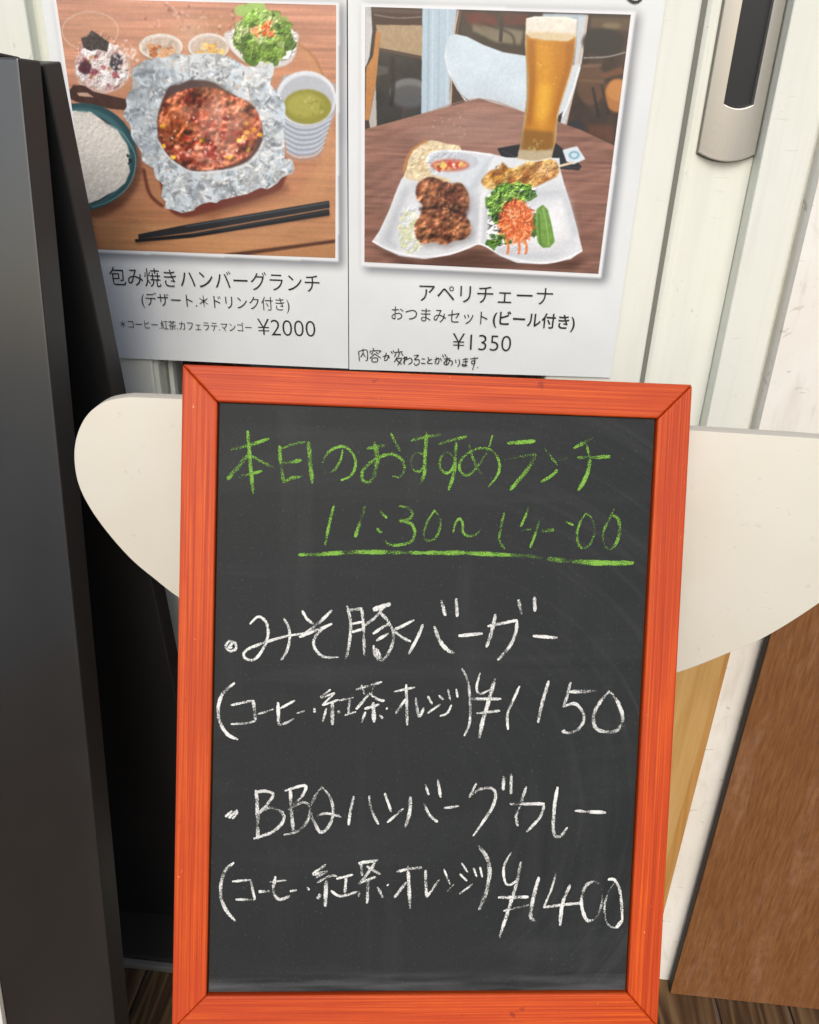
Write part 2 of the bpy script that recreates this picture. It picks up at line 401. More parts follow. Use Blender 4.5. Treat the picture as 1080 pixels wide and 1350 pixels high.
# bottom part: rows between outer arc and inner arc, columns mapped proportionally
R_ = 6
grid = []
for i in range(NS + 1):
    o_, n_ = outer[i], innr[i]
    grid.append([vadd((o_[0] + (n_[0] - o_[0]) * r / R_, crown(o_[0] + (n_[0] - o_[0]) * r / R_), o_[1] + (n_[1] - o_[1]) * r / R_)) for r in range(R_ + 1)])
for i in range(NS):
    for r in range(R_): fs.append((grid[i][r], grid[i + 1][r], grid[i + 1][r + 1], grid[i][r + 1]))
for side in (0, NS):
    top = [vadd((outer[side][0] + (innr[side][0] - outer[side][0]) * r / R_, crown(outer[side][0] + (innr[side][0] - outer[side][0]) * r / R_), ZT)) for r in range(R_ + 1)]
    for r in range(R_): fs.append((grid[side][r], grid[side][r + 1], top[r + 1], top[r]))
    side_b = [vadd((vs[grid[side][0]][0], YD + .002, vs[grid[side][0]][2])), vadd((vs[top[0]][0], YD + .002, ZT))]
    fs.append((grid[side][0], top[0], side_b[1], side_b[0]))
    ib = [vadd((vs[grid[side][R_]][0], YD + .006, vs[grid[side][R_]][2])), vadd((vs[top[R_]][0], YD + .006, ZT))]
    fs.append((grid[side][R_], top[R_], ib[1], ib[0]))
for i in range(NS):
    a0 = vadd((outer[i][0], YD + .002, outer[i][1])); a1 = vadd((outer[i + 1][0], YD + .002, outer[i + 1][1]))
    fs.append((grid[i][0], grid[i + 1][0], a1, a0))
    a0 = vadd((innr[i][0], YD + .006, innr[i][1])); a1 = vadd((innr[i + 1][0], YD + .006, innr[i + 1][1]))
    fs.append((grid[i][R_], grid[i + 1][R_], a1, a0))
pl = wmesh('plate', vs, fs, M['handle'], hand, bevel=.0007)
v = [(x_, YD - .001, z_) for x_, z_ in innr] + [(hr, YD - .001, ZT), (hl, YD - .001, ZT)]
wmesh('grip', v, [tuple(range(len(v)))], M['grip'], hand)
sh_o = [(x_ * 1.0, z_) for x_, z_ in arc(xl - .0012, xr + .0012, zb - .0012, .0055)] + [(xr + .0012, ZT), (xl - .0012, ZT)]
wmesh('gasket_line', [(x_, YD - .0006, z_) for x_, z_ in sh_o], [tuple(range(len(sh_o)))], M['gasket'], hand)

# sill in front of the door, dark with an aluminium strip
p0 = atz(200, 1271, FLOOR + .008)[1]
sill = empty('door_sill', (-.1, p0, FLOOR)); tag(sill, 'low dark door sill with a thin aluminium strip along its front edge', 'door sill')
wbox('sill_body', (-.62, p0 + .004, FLOOR), (.24, -.0075, FLOOR + .014), M['sill'], sill, bevel=.002)
wbox('trim_strip', (-.62, p0 - .0035, FLOOR), (.24, p0 + .004, FLOOR + .009), M['alu_trim'], sill, bevel=.001)
# ------------------------------------------------------------------ strokes and lettering
def ribbon_mesh(strokes, to_local, px_scale, rnd, z0=0.0, taper=.55, jitter=.07, dz=2.5e-6):
    """strokes: (width, points[, strength]) in crop pixels -> one mesh with UVs and a strength attribute"""
    V, Fc, UV, ST = [], [], [], []
    for si, st in enumerate(strokes):
        w, P = st[0], st[1]; stg = st[2] if len(st) > 2 else 1.0
        pts = catmull(P, 8 if len(P) > 2 else 10)
        loc = [np.array(to_local(*p)) for p in pts]
        ww = w * px_scale
        ph = rnd.random() * 6
        L = 0; base = len(V)
        for i, p in enumerate(loc):
            a = loc[max(i - 1, 0)]; b = loc[min(i + 1, len(loc) - 1)]
            t = b - a; nrm = np.linalg.norm(t) or 1; t = t / nrm; nn = np.array([-t[1], t[0]])
            if i: L += np.linalg.norm(p - loc[i - 1])
            u = i / (len(loc) - 1)
            e = min(1, taper + (1 - taper) * min(u, 1 - u) * 7)
            h = ww * .5 * e * (1 + jitter * math.sin(ph + i * 1.3) + jitter * (rnd.random() - .5))
            z = z0 + si * dz * 3 + i * dz * .1
            V.append((*(p + nn * h), z)); V.append((*(p - nn * h), z))
            s_ = stg * (1 + .12 * math.sin(ph * 2 + u * 5))
            UV += [(L * 50, 0), (L * 50, 1)]; ST += [s_, s_]
            if i: q = base + 2 * i; Fc.append((q - 2, q - 1, q + 1, q))
    me = bpy.data.meshes.new('strokes'); me.from_pydata([tuple(map(float, v)) for v in V], [], Fc)
    uv = me.uv_layers.new(name='UVMap')
    for lp in me.loops: uv.data[lp.index].uv = UV[lp.vertex_index]
    at = me.attributes.new('strength', 'FLOAT', 'POINT'); at.data.foreach_set('value', ST)
    me.update(); return me

# ------------------------------------------------------------------ chalkboard leaning on the chair back
dh = unit([18010, 539, 1081]); dv = np.array([-562, 17341, 1081.]); dv = unit(dv - dh * (dv @ dh))
BU = RW @ dh; BV = -(RW @ dv); BN = np.cross(BU, BV)
BO = aty(576, 493, -.290)
def buv(px, py):
    p = on_plane(px, py, BO, BN) - BO; return np.array([p @ BU, p @ BV])
uL = (buv(240, 480)[0] + buv(227.2, 1340)[0]) / 2; uR = (buv(913, 507)[0] + buv(868.5, 1340)[0]) / 2
vT = (buv(240, 480)[1] + buv(913, 507)[1]) / 2; vB = buv(548, 1357)[1]
iL = (buv(287, 532)[0] + buv(271.5, 1313)[0]) / 2; iR = (buv(868, 550)[0] + buv(828, 1310)[0]) / 2
iT = (buv(287, 532)[1] + buv(868, 550)[1]) / 2; iB = (buv(272, 1313)[1] + buv(828, 1311)[1]) / 2
FRONT = .0026                                           # rails stand this much proud of the slate
org = BO + BU * (uL + uR) / 2 + BV * vB - BN * FRONT
Mb = Matrix.Identity(4)
for i in range(3):
    Mb[i][0], Mb[i][1], Mb[i][2], Mb[i][3] = BU[i], BV[i], BN[i], org[i]
um = (uL + uR) / 2
UL, UR, VB_, VT = uL - um, uR - um, 0.0, vT - vB
IL, IR, IB, IT = iL - um, iR - um, iB - vB, iT - vB
board = empty('chalkboard', None, Mb)
tag(board, 'chalkboard menu in red stained pine frame with green and white chalk lettering', 'chalkboard')
def rail(pts, rot, name='frame_rail'):
    c = Vector((sum(p[0] for p in pts) / 4, sum(p[1] for p in pts) / 4, 0))
    L = Matrix.Translation(c) @ Matrix.Rotation(rot, 4, 'Z'); inv = L.inverted()
    v = [inv @ Vector((u, w, z)) for z in (-.010, FRONT) for u, w in pts]
    return link(name, poly_me(v, BOXF), M['rail'], board, local=L, bevel=.0011, seg=3)
g = .00012
rail([(UL, VT), (UR, VT), (IR, IT + g), (IL, IT + g)], 0)
rail([(UL, VB_), (IL, IB), (IR, IB), (UR, VB_)], 0)
rail([(UL, VB_ + 2 * g), (UL, VT - 2 * g), (IL, IT - 2 * g), (IL, IB + 2 * g)], math.pi / 2)
rail([(UR, VB_ + 2 * g), (IR, IB + 2 * g), (IR, IT - 2 * g), (UR, VT - 2 * g)], math.pi / 2)
def lbox(name, lo, hi, mat, parent, **k):
    (a, b, c), (d, e, f) = lo, hi
    v = [(a, b, c), (d, b, c), (d, e, c), (a, e, c), (a, b, f), (d, b, f), (d, e, f), (a, e, f)]
    return link(name, poly_me(v, BOXF), mat, parent, **k)
lbox('backing', (IL - .004, IB - .004, -.008), (IR + .004, IT + .004, -.0035), M['black_edge'], board)
E_ = .0009
lbox('slate', (IL + E_, IB + E_ * .8, -.0034), (IR - E_, IT - E_ * .3, 0), M['slate'], board)
def to_board(ox, oy, sc):
    def f(x, y):
        p = on_plane(ox + x / sc, oy + y / sc, org, BN) - org; return (p @ BU, p @ BV)
    return f
PXM = .265 / 672                                        # metres per photo pixel on the board
def sh(strokes, dx): return [(s[0], [(x + dx, y) for x, y in s[1]], *s[2:]) for s in strokes]
rnd = random.Random(3)
def write(strokes, ox, oy, mat, z):
    me = ribbon_mesh(strokes, to_board(ox, oy, 3.6), PXM / 3.6 * 1.28, rnd, z)
    return link('chalk_writing', me, M[mat], board)
G1 = [(14,[(88,192),(175,168),(270,138)]),(15,[(168,100),(175,190),(185,300),(194,400)]),(19,[(170,215),(120,275),(72,332)],.9),(12,[(178,215),(240,250),(292,275)],.85),(12,[(120,320),(240,291)],.85),
(15,[(320,170),(326,260),(340,350)],.85),(11,[(316,190),(380,166),(448,152)],.75),(18,[(457,152),(465,250),(474,350)]),(15,[(330,256),(425,240)],.8),(14,[(340,346),(378,324),(435,318)],.7),
(12,[(618,190),(610,235),(580,285),(545,298),(525,275),(530,235),(560,195),(610,175),(650,190),(678,235),(675,285),(650,318),(610,336)],.95),
(13,[(733,185),(820,168)],.7),(14,[(770,148),(780,240),(768,315),(740,345),(712,330),(712,295),(740,260),(790,228),(850,212),(900,238),(912,282),(890,318),(852,316)],.85),(20,[(772,160),(782,245),(762,335)],.85),(12,[(848,112),(868,155),(893,198)],.8),
(14,[(942,148),(1010,130),(1083,120)],.75),(15,[(1018,105),(1012,180),(1008,250),(1005,310),(984,356)],.9),(11,[(1010,215),(965,208),(942,248),(955,285),(985,292),(1006,258)],.8)]
G1 += sh([(13,[(65,165),(130,145),(202,127)],.8),(15,[(150,155),(145,230),(140,300),(113,382)]),(11,[(142,232),(110,202),(78,225),(72,270),(95,300),(125,290),(142,245)],.85),
(12,[(210,165),(225,220),(250,280),(272,310)],.75),(12,[(322,122),(300,190),(265,250),(225,300),(195,312),(168,290),(168,250),(200,210),(260,185),(310,190),(345,225),(355,275),(340,320),(300,368)]),
(17,[(392,160),(525,150)],1.1),(13,[(380,238),(460,222),(525,214)],.85),(17,[(528,210),(500,265),(450,330),(404,382)],.9),
(12,[(566,180),(600,225),(630,262)],.8),(13,[(550,343),(600,315),(630,285)],.95),(12,[(632,242),(680,228)],.7),(16,[(706,182),(760,155),(802,130)],.95),(11,[(768,165),(782,230)],.8),(17,[(784,225),(776,290),(752,345),(727,385)]),(13,[(722,228),(790,227)],.45),(16,[(790,227),(882,223)],.9)],1008)
G2 = [(12,[(577,456),(556,540),(535,646)],1.1),(15,[(725,455),(702,530),(678,606)],.95),(12,[(795,480),(829,516)]),(14,[(779,565),(808,586)]),
(13,[(885,458),(930,466),(950,495),(930,520),(890,528),(940,540),(962,580),(945,625),(890,642),(845,642),(820,624)])]
G2 += sh([(11,[(48,476),(15,530),(-6,590),(8,620),(45,615),(70,570),(72,515),(46,478)],.9),(11,[(135,584),(145,540),(165,518),(180,540),(182,580),(205,600),(245,590),(277,558)]),
(12,[(378,488),(362,560),(354,620),(380,660)],.95),(11,[(495,455),(480,500),(455,556)],.8),(10,[(455,574),(505,568)],.45),(20,[(555,575),(613,573)],.95),(11,[(546,524),(525,590),(500,656)],.8),(11,[(668,530),(706,549)],.9),(9,[(630,606),(676,608)],.5),
(11,[(765,492),(735,540),(722,600),(735,648),(765,655),(795,620),(805,565),(790,515),(765,492)],.85),(11,[(900,466),(870,530),(845,590),(855,645),(885,665)],.8),(15,[(885,665),(910,630),(926,570),(918,520),(890,500)],.95)],1008)
GU = [(15,[(408,688),(520,688)],1.2),(18,[(500,687),(700,676),(1010,680)],1.0)]+sh([(19,[(0,680),(180,680),(410,690)],1.0),(17,[(400,690),(480,694),(560,704)],.55),(22,[(580,708),(700,720)],.72),(22,[(700,721),(840,728),(992,727)],1.05)],1008)
W1 = [(11,[(110,285),(85,270),(64,295),(85,318),(113,305),(105,275),(80,300),(96,300)]),
(12,[(178,190),(218,155),(255,180),(265,235),(245,300),(200,358),(155,350),(160,315),(240,280),(340,250),(440,232)],1.1),(12,[(340,162),(365,215),(365,275),(350,325),(327,360)]),
(12,[(427,126),(450,165),(480,188)],1.1),(13,[(568,123),(510,180),(445,232),(412,252)]),(12,[(412,252),(480,225),(569,188)],1.1),(12,[(560,192),(515,218),(482,265),(490,310),(530,345),(600,346)],1.1),
(13,[(640,103),(655,170),(655,240),(645,310),(632,356)],.95),(13,[(645,125),(710,115)],.9),(13,[(708,112),(718,200),(722,338)],.95),(10,[(655,190),(715,178)]),(11,[(660,228),(715,213)]),
(20,[(763,122),(846,93)],1.1),(13,[(815,108),(770,160),(725,195)],.9),(14,[(790,130),(830,170),(842,200)]),(13,[(762,236),(800,210),(845,184)],1.1),(13,[(845,188),(860,250),(840,320),(800,362),(770,330),(766,290)]),(22,[(772,305),(798,352)],.95),(13,[(778,268),(837,233)]),
(13,[(958,170),(900,200),(866,220),(900,252),(942,272)],1.0),(13,[(1000,190),(975,250),(932,332)])]
W1 += sh([(17,[(45,200),(70,265),(105,310),(142,328)],.95),(15,[(78,76),(98,150)],1.1),(15,[(149,68),(154,155)],.95),(15,[(160,245),(275,234)],1.1),(16,[(336,142),(318,225),(291,300)],.95),(13,[(298,200),(370,185),(440,170)],.95),(14,[(438,172),(432,230),(400,300),(346,360)],.95),
(15,[(444,72),(460,144)],.95),(15,[(520,58),(522,130)]),(14,[(513,245),(630,255)],1.1)],1008)
W2 = [(14,[(107,468),(50,520),(28,590),(40,665),(75,715),(124,738)],1.05),(11,[(88,575),(190,552)]),(14,[(194,550),(200,600),(206,645)],.85),(10,[(206,648),(160,660),(88,664)],.8),(9,[(216,618),(292,593)],.9),(14,[(312,560),(315,670)],1.1),(10,[(322,590),(392,552)]),(11,[(315,668),(350,658),(387,638)],.85),(8,[(400,614),(442,600)],.6),(11,[(485,588),(486,610)],.9),
(9,[(562,500),(512,535)],.9),(9,[(515,540),(582,516)]),(9,[(580,518),(520,576)],.9),(9,[(522,576),(600,548)]),(16,[(570,560),(570,668)],.95),(11,[(542,590),(524,652)],.9),(11,[(597,600),(604,612)]),(9,[(602,552),(670,538)],.9),(11,[(653,545),(645,615)],.9),(9,[(628,622),(682,605)],.9),
(11,[(682,500),(806,464)]),(10,[(708,478),(722,522)],.9),(10,[(771,468),(755,518)],.9),(12,[(748,515),(715,555),(682,594)],.95),(11,[(747,520),(790,548),(818,553)]),(11,[(722,592),(792,570)]),(18,[(764,560),(768,656)],.95),(11,[(728,605),(707,656)],.95),(11,[(795,620),(809,637)],.9),(11,[(825,588),(832,592)]),
(9,[(862,510),(962,489)],.9),(13,[(920,475),(925,670)],.95),(12,[(917,545),(870,614)],.95),(13,[(965,538),(980,625),(1004,585)],.95),(10,[(1022,612),(1083,568)],.95),(10,[(1022,530),(1044,570)])]
W2 += sh([(10,[(66,527),(90,549)]),(9,[(110,498),(121,550)],.9),(9,[(149,496),(156,537)],.9),(9,[(72,625),(106,612),(127,572)]),
(12,[(177,400),(205,460),(215,560),(212,660),(187,721)]),(10,[(262,420),(246,490),(262,520),(310,500)]),(17,[(334,444),(302,560),(280,630),(257,732)],.92),(14,[(217,543),(363,544)],1.05),(12,[(244,612),(357,600)],.95),(12,[(450,483),(415,560),(392,620),(395,690)]),(15,[(588,458),(558,560),(537,657)]),
(13,[(692,464),(672,540),(655,582)],.75),(17,[(685,510),(814,508)]),(14,[(655,580),(715,568),(754,620),(742,670),(700,702),(655,700)],.9),(18,[(655,692),(662,705)]),(16,[(877,506),(830,560),(800,625),(812,682),(868,702),(920,685),(938,630),(915,560),(882,512)],.92)],1008)
W3 = [(11,[(62,276),(95,248)],.95),(12,[(78,282),(120,244)],.95),(12,[(95,286),(123,254)]),
(16,[(208,148),(215,260),(216,382)],.85),(13,[(208,160),(250,154),(289,170),(262,215),(215,265)],.88),(14,[(215,266),(270,232),(328,252),(338,292),(290,345),(196,380)],.85),
(15,[(370,140),(376,250),(386,358)],.85),(12,[(344,153),(400,135),(444,130),(425,180),(362,240)],.88),(13,[(360,242),(430,208),(462,230),(455,290),(405,345),(340,362)],.85),
(14,[(522,133),(488,180),(466,240),(480,290),(512,348),(550,325),(573,260),(563,190),(520,133)],.82),(11,[(488,276),(540,260),(612,276)],.85),
(12,[(672,178),(655,250),(647,316)]),(12,[(744,176),(755,240),(789,312)],.88),(11,[(818,163),(835,210),(849,252)]),(11,[(830,303),(907,237)]),(16,[(941,180),(935,260),(914,325)],.9),(12,[(1003,210),(1030,265),(1071,303)]),(11,[(1011,122),(1027,172)]),(13,[(1070,100),(1084,184)],.95)]
W3 += sh([(11,[(92,234),(162,225)],.95),(11,[(246,116),(211,184)]),(14,[(213,178),(262,145),(320,142),(336,182),(310,250),(229,367)],.9),(14,[(375,82),(372,150)],.9),(14,[(411,70),(409,167)],.9),(14,[(483,132),(452,220),(434,272),(442,320)],.9),(14,[(402,215),(500,214),(569,214)]),(13,[(566,216),(548,275),(483,347)],.9),(15,[(631,132),(616,220),(611,345),(640,370),(677,325)],.95),(12,[(712,247),(780,252)],.9),(16,[(770,251),(860,255)],1.0)],1008)
W4 = [(15,[(103,493),(60,535),(40,610),(55,700),(109,772)],.95),(11,[(94,583),(180,576)]),(12,[(181,574),(202,670)]),(11,[(203,670),(110,668)]),(13,[(220,631),(270,629)]),(14,[(300,558),(290,630),(318,668),(368,652)],.95),(9,[(273,585),(352,577)],.85),(10,[(368,629),(402,624)],.9),(9,[(452,610),(460,624)]),
(12,[(540,503),(474,548)],.95),(11,[(476,552),(548,532)],.95),(12,[(548,535),(488,566)],.9),(11,[(498,588),(560,556),(592,558)],.95),(17,[(542,575),(535,702)],.85),(15,[(513,642),(499,666)],.85),(11,[(588,570),(668,550)]),(12,[(635,562),(629,642)],.9),(11,[(563,625),(608,652),(692,630)],.95),
(14,[(693,496),(786,482)]),(12,[(704,490),(712,555)],.9),(13,[(772,493),(740,540),(697,597)],.85),(13,[(733,510),(797,548)],.85),(12,[(688,592),(777,560)],.9),(14,[(741,568),(734,687)],.88),(12,[(698,630),(694,656)],.85),(12,[(784,608),(812,662)],.95),(10,[(830,597),(835,601)]),
(13,[(873,536),(930,523),(995,515)]),(15,[(929,508),(938,710)],.9),(13,[(922,585),(863,660)],.88),(14,[(1012,528),(1016,655)],.9),(11,[(1016,658),(1078,572)],.9)]
W4 += sh([(9,[(91,523),(120,597)]),(8,[(105,630),(138,594)]),(9,[(174,493),(206,541)]),(9,[(166,546),(201,580)]),(9,[(162,642),(228,594)]),(9,[(231,515),(246,560)]),(9,[(262,512),(273,562)],.9),
(18,[(253,412),(296,470),(308,540),(292,630),(257,717)],.82),(11,[(411,442),(376,510),(380,580),(405,598),(448,566)]),(15,[(456,488),(440,570),(405,690),(354,847)],.88),(15,[(348,658),(492,655)]),(12,[(372,722),(430,708),(492,693)],.85),
(17,[(542,560),(515,660),(502,745),(522,771)],.88),(10,[(623,540),(600,620),(563,706)],.9),(13,[(563,704),(650,692),(742,684)],.92),(15,[(690,597),(652,690),(642,792)],.9),
(15,[(800,580),(762,605),(742,680),(765,760),(800,765)],.9),(10,[(800,765),(826,730),(842,660),(832,600),(800,578)],.42),(13,[(868,572),(902,576),(928,640),(937,765)],1.05),(16,[(937,765),(908,802)],.95),(10,[(905,803),(865,780),(852,700),(872,630),(898,590)],.6)],1008)
write(G1, 280, 540, 'chalk_green', .00012); write(G2, 280, 540, 'chalk_green', .00012)
write(GU, 280, 540, 'chalk_green', .00012).name = 'chalk_underline'
write(W1, 280, 770, 'chalk_white', .00012); write(W2, 280, 770, 'chalk_white', .00012)
write(W3, 280, 1000, 'chalk_white', .00012); write(W4, 280, 1000, 'chalk_white', .00012)

# ------------------------------------------------------------------ chair
chair_z = float(np.min([(org + BU * UL - BN * .010)[2], (org + BU * UR - BN * .010)[2]])) - .001
def back_y(x, z): return -.249 - .62 * (x + .02) ** 2 + .16 * (z + .16)
def on_back(px, py):
    y = -.26
    for _ in range(12):
        p = aty(px, py, y); y = back_y(p[0], p[2])
    return p
OUT = [(170,523.5),(140,529),(117,545),(103,570),(98,600),(103,636),(119,670),(145,706),(175,739),(205,764),(236,788),(290,822),(400,876),(540,915),(700,925),(800,912),(895,886),(960,861),(1012,838),(1080,795),(1150,742),(1200,685),(1216,640),(1205,605),(1175,590),(1140,583.5)]
cv = [p for p in catmull(OUT, 5)]
TOPL = [(x_, np.interp(x_, [170, 240, 560, 915, 1080, 1140], [523.5, 526, 546, 567.5, 578, 583.5])) for x_ in np.linspace(1140, 170, 26)[1:-1]]
OP = [on_back(*p) for p in list(cv) + TOPL]
chair = empty('chair', (-.02, -.35, FLOOR))
tag(chair, 'chair with a wide wing shaped cream laminate backrest standing before the posters, holding the chalkboard', 'chair')
bm = bmesh.new()
TH = .008
vs_ = [bm.verts.new((p[0], 0, p[2])) for p in OP]
fc = bm.faces.new(vs_)
ex = bmesh.ops.extrude_face_region(bm, geom=[fc]); 
for e in ex['geom']:
    if isinstance(e, bmesh.types.BMVert): e.co.y += TH
for xx in np.linspace(-.30, .42, 49):
    bmesh.ops.bisect_plane(bm, geom=bm.verts[:] + bm.edges[:] + bm.faces[:], plane_co=(xx, 0, 0), plane_no=(1, 0, 0), dist=1e-5)
bmesh.ops.recalc_face_normals(bm, faces=bm.faces)
binv = base_of(chair).inverted()
for v_ in bm.verts:
    v_.co.y += back_y(v_.co.x, v_.co.z); v_.co = binv @ v_.co
me = bpy.data.meshes.new('backrest'); bm.to_mesh(me); bm.free()
o = link('backrest', me, M['cream'], chair, bevel=.0022, seg=3, smooth=True)
me.materials.append(M['cream_edge'])
o.modifiers['bevel'].material = 1
o.modifiers['bevel'].angle_limit = math.radians(50)
for p_ in me.polygons:                                   # the edge band wraps the rim of the plywood
    c_ = p_.normal
    if abs(c_.y) < .55: p_.material_index = 1; p_.use_smooth = True
bw = .125
sv, sf = prism([(-bw, -.30 + .07), (-bw - .012, -.33), (-bw - .02, -.55), (-bw + .02, -.585), (bw - .06, -.585), (bw - .02, -.55), (bw - .028, -.33), (bw - .04, -.23)], chair_z - .016, chair_z)
wmesh('seat', [(a, b, c) for a, b, c in sv], sf, M['cream'], chair, bevel=.003, seg=2)
def tube(name, pts, r, mat, parent):
    pts = [np.array(p, float) for p in pts]; V, Fc = [], []; n = 12
    for i, p in enumerate(pts):
        t = unit(pts[min(i + 1, len(pts) - 1)] - pts[max(i - 1, 0)]); a = unit(np.cross(t, [1, 0, 0] if abs(t[0]) < .9 else [0, 1, 0])); b = np.cross(t, a)
        for k_ in range(n):
            q = 2 * math.pi * k_ / n; V.append(p + r * (a * math.cos(q) + b * math.sin(q)))
        if i:
            for k_ in range(n): Fc.append(((i - 1) * n + k_, (i - 1) * n + (k_ + 1) % n, i * n + (k_ + 1) % n, i * n + k_))
    Fc.append(tuple(range(n))); Fc.append(tuple(range((len(pts) - 1) * n, len(pts) * n)))
    return wmesh(name, V, Fc, mat, parent, smooth=False)
for sx in (-.105, .06):
    zt = -.27; yb = back_y(sx, zt) + TH + .007
    tube('back_support', [(sx, yb, zt), (sx, yb + .002, zt - .12), (sx, -.236, chair_z - .01)], .007, M['metal'], chair)
    tube('leg', [(sx, -.245, chair_z - .016), (sx * 1.02, -.215, FLOOR + .0005)], .009, M['metal'], chair)
    tube('leg', [(sx, -.52, chair_z - .016), (sx * 1.02, -.55, FLOOR + .0005)], .009, M['metal'], chair)

# ------------------------------------------------------------------ black A-frame sign on the left
SX = -.280
def yz(px, py): p = atx(px, py, SX); return np.array([p[1], p[2]])
def ext(a, b, z):
    t = (z - a[1]) / (b[1] - a[1]); return a + (b - a) * t
sign = empty('a_frame_sign', (SX - .2, -.17, FLOOR)); tag(sign, 'tall black folding A-frame sign standing open at the left, seen from its side', 'sign board')
f0, f1 = yz(24, 76), yz(152, 1350); b0 = yz(54, 80)
fdir = f1 - f0
fb = ext(f0, f1, FLOOR); bb = ext(b0, b0 + fdir, FLOOR)
def panel(name, prof, x0, x1, mat, **k):
    v, f = prism(prof, x0, x1); return wmesh(name, [(c, a, b) for a, b, c in v], f, mat, sign, **k)
fp = panel('front_panel', [tuple(f0), tuple(fb), tuple(bb), tuple(b0)], SX - .6, SX, M['black_edge'], bevel=.0012)
fp.data.materials.append(M['black_face'])
for p_ in fp.data.polygons:
    if p_.normal.y < -.8: p_.material_index = 1
r0, r1 = yz(81, 81), yz(233, 850); q0 = yz(58, 84); q1 = yz(141, 500)
ZS = FLOOR + .0145
rb = ext(r0, r1, ZS); qb = ext(q0, q0 + (r1 - r0), ZS)
panel('rear_panel', [tuple(r0), tuple(rb), tuple(qb), tuple(q0)], SX - .6, SX, M['black_edge'], bevel=.0012)
# top cap over the hinge
hy = (b0 + q0) / 2
panel('hinge_cap', [(b0[0] - .012, b0[1] + .0009), (q0[0] + .012, q0[1] + .0012), (q0[0] + .010, q0[1] + .0035), (b0[0] - .010, b0[1] + .0035)], SX - .58, SX - .02, M['black_edge'], bevel=.0008)
fn = unit([0, fdir[1], -fdir[0]]); fn = fn if fn[1] < 0 else -fn
fo = np.array([SX, *f0]); fvd = unit([0, *fdir])
pe = on_plane(9, 1350, fo + fn * .001, fn)
def fq(x, s0, s1, off): return [fo * [0, 1, 1] + np.array([x_, 0, 0]) + fvd * s_ + fn * off for x_, s_ in x for _ in (0,)]
Lf = np.linalg.norm(np.array([0, *fb]) - np.array([0, *f0]))
def slab(name, xa_, xb_, s0, s1, o0, o1, mat):
    base = np.array([0, *f0]); v = []
    for oo in (o0, o1):
        for x_, s_ in ((xa_, s1), (xb_, s1), (xb_, s0), (xa_, s0)): v.append(base + np.array([x_, 0, 0]) + fvd * s_ + fn * oo)
    return wmesh(name, v, BOXF, mat, sign, bevel=.0004)
slab('trim_strip', pe[0] - .0035, pe[0], .06, Lf - .06, .0001, .0014, M['alu_trim'])
slab('printed_panel', pe[0] - .35, pe[0] - .0036, .06, Lf - .06, .0001, .0008, M['white_print'])

# ------------------------------------------------------------------ panels leaning right of the chair
ty = -.036
xr_ = aty(964, 862, ty)[0]
tanp = empty('wooden_panel', (xr_ - .07, ty, FLOOR + .0145)); tag(tanp, 'light tan wooden panel standing between the chalkboard and the cream wall', 'wooden panel')
A_, B_ = aty(957, 865, ty), aty(881, 1129, ty); zt2 = aty(930, 770, ty)[2]; zf2 = FLOOR + .0145
def lx(z): return A_[0] + (B_[0] - A_[0]) * (z - A_[2]) / (B_[2] - A_[2])
v = [(x_, y_, z_) for y_ in (ty, ty + .0015) for x_, z_ in ((xr_ - .16, zf2), (lx(zf2), zf2), (lx(zt2), zt2), (xr_ - .16, zt2))]
wmesh('face_veneer', v, [(0, 1, 2, 3), (7, 6, 5, 4), (0, 4, 5, 1), (1, 5, 6, 2), (2, 6, 7, 3), (3, 7, 4, 0)], M['tan'], tanp, bevel=.0011, seg=2)
wbox('edge_band', (xr_ - .159, ty + .0015, zf2), (xr_, ty + .013, zt2 - .0004), mat_grain('tan_edge_band', ((.44, .22, .06), (.50, .26, .075), (.54, .30, .10)), 'Z', 200, .5), tanp, bevel=.0008)
by = -.040
xl_ = aty(1012, 850, by)[0]; zt_ = aty(1060, 690, by)[2]
brn = empty('brown_board', (xl_ + .3, by, FLOOR)); tag(brn, 'large scuffed reddish brown board with dark edge standing against the cream wall', 'board')
wbox('face_panel', (xl_ + .0006, by, FLOOR + .0003), (xl_ + .75, by + .006, zt_), M['brown'], brn, bevel=.0008)
wbox('edge_strip', (xl_, by + .0008, FLOOR + .0003), (xl_ + .75, by + .0115, zt_ - .001), M['brown_edge'], brn, bevel=.0008)
#@PART3
# ------------------------------------------------------------------ printed pictures on the posters (flat print painted into an image)
rg = np.random.default_rng(5)
def vnoise(h, w, sy, sx, seed, octv=3):
    out = np.zeros((h, w)); amp, tot = 1.0, 0
    r = np.random.default_rng(seed)
    for o in range(octv):
        gy, gx = max(2, int(h / sy * 2 ** o) + 2), max(2, int(w / sx * 2 ** o) + 2)
        G = r.random((gy + 1, gx + 1))
        y = np.linspace(0, gy - 1.001, h); x = np.linspace(0, gx - 1.001, w)
        yi = y.astype(int); xi = x.astype(int); fy_ = (y - yi)[:, None]; fx_ = (x - xi)[None]
        fy_ = fy_ * fy_ * (3 - 2 * fy_); fx_ = fx_ * fx_ * (3 - 2 * fx_)
        a = G[yi][:, xi]; b = G[yi][:, xi + 1]; c = G[yi + 1][:, xi]; d = G[yi + 1][:, xi + 1]
        out += amp * ((a * (1 - fx_) + b * fx_) * (1 - fy_) + (c * (1 - fx_) + d * fx_) * fy_); tot += amp; amp *= .5
    return out / tot
def blur(m, r):
    r = int(round(r))
    if r < 1: return m
    for ax in (0, 1):
        for _ in range(2):
            pad = [(0, 0)] * m.ndim; pad[ax] = (r + 1, r)
            c = np.cumsum(np.pad(m, pad, mode='edge'), axis=ax)
            a = np.take(c, range(2 * r + 1, c.shape[ax]), axis=ax); b = np.take(c, range(0, c.shape[ax] - 2 * r - 1), axis=ax)
            m = (a - b) / (2 * r + 1)
    return m
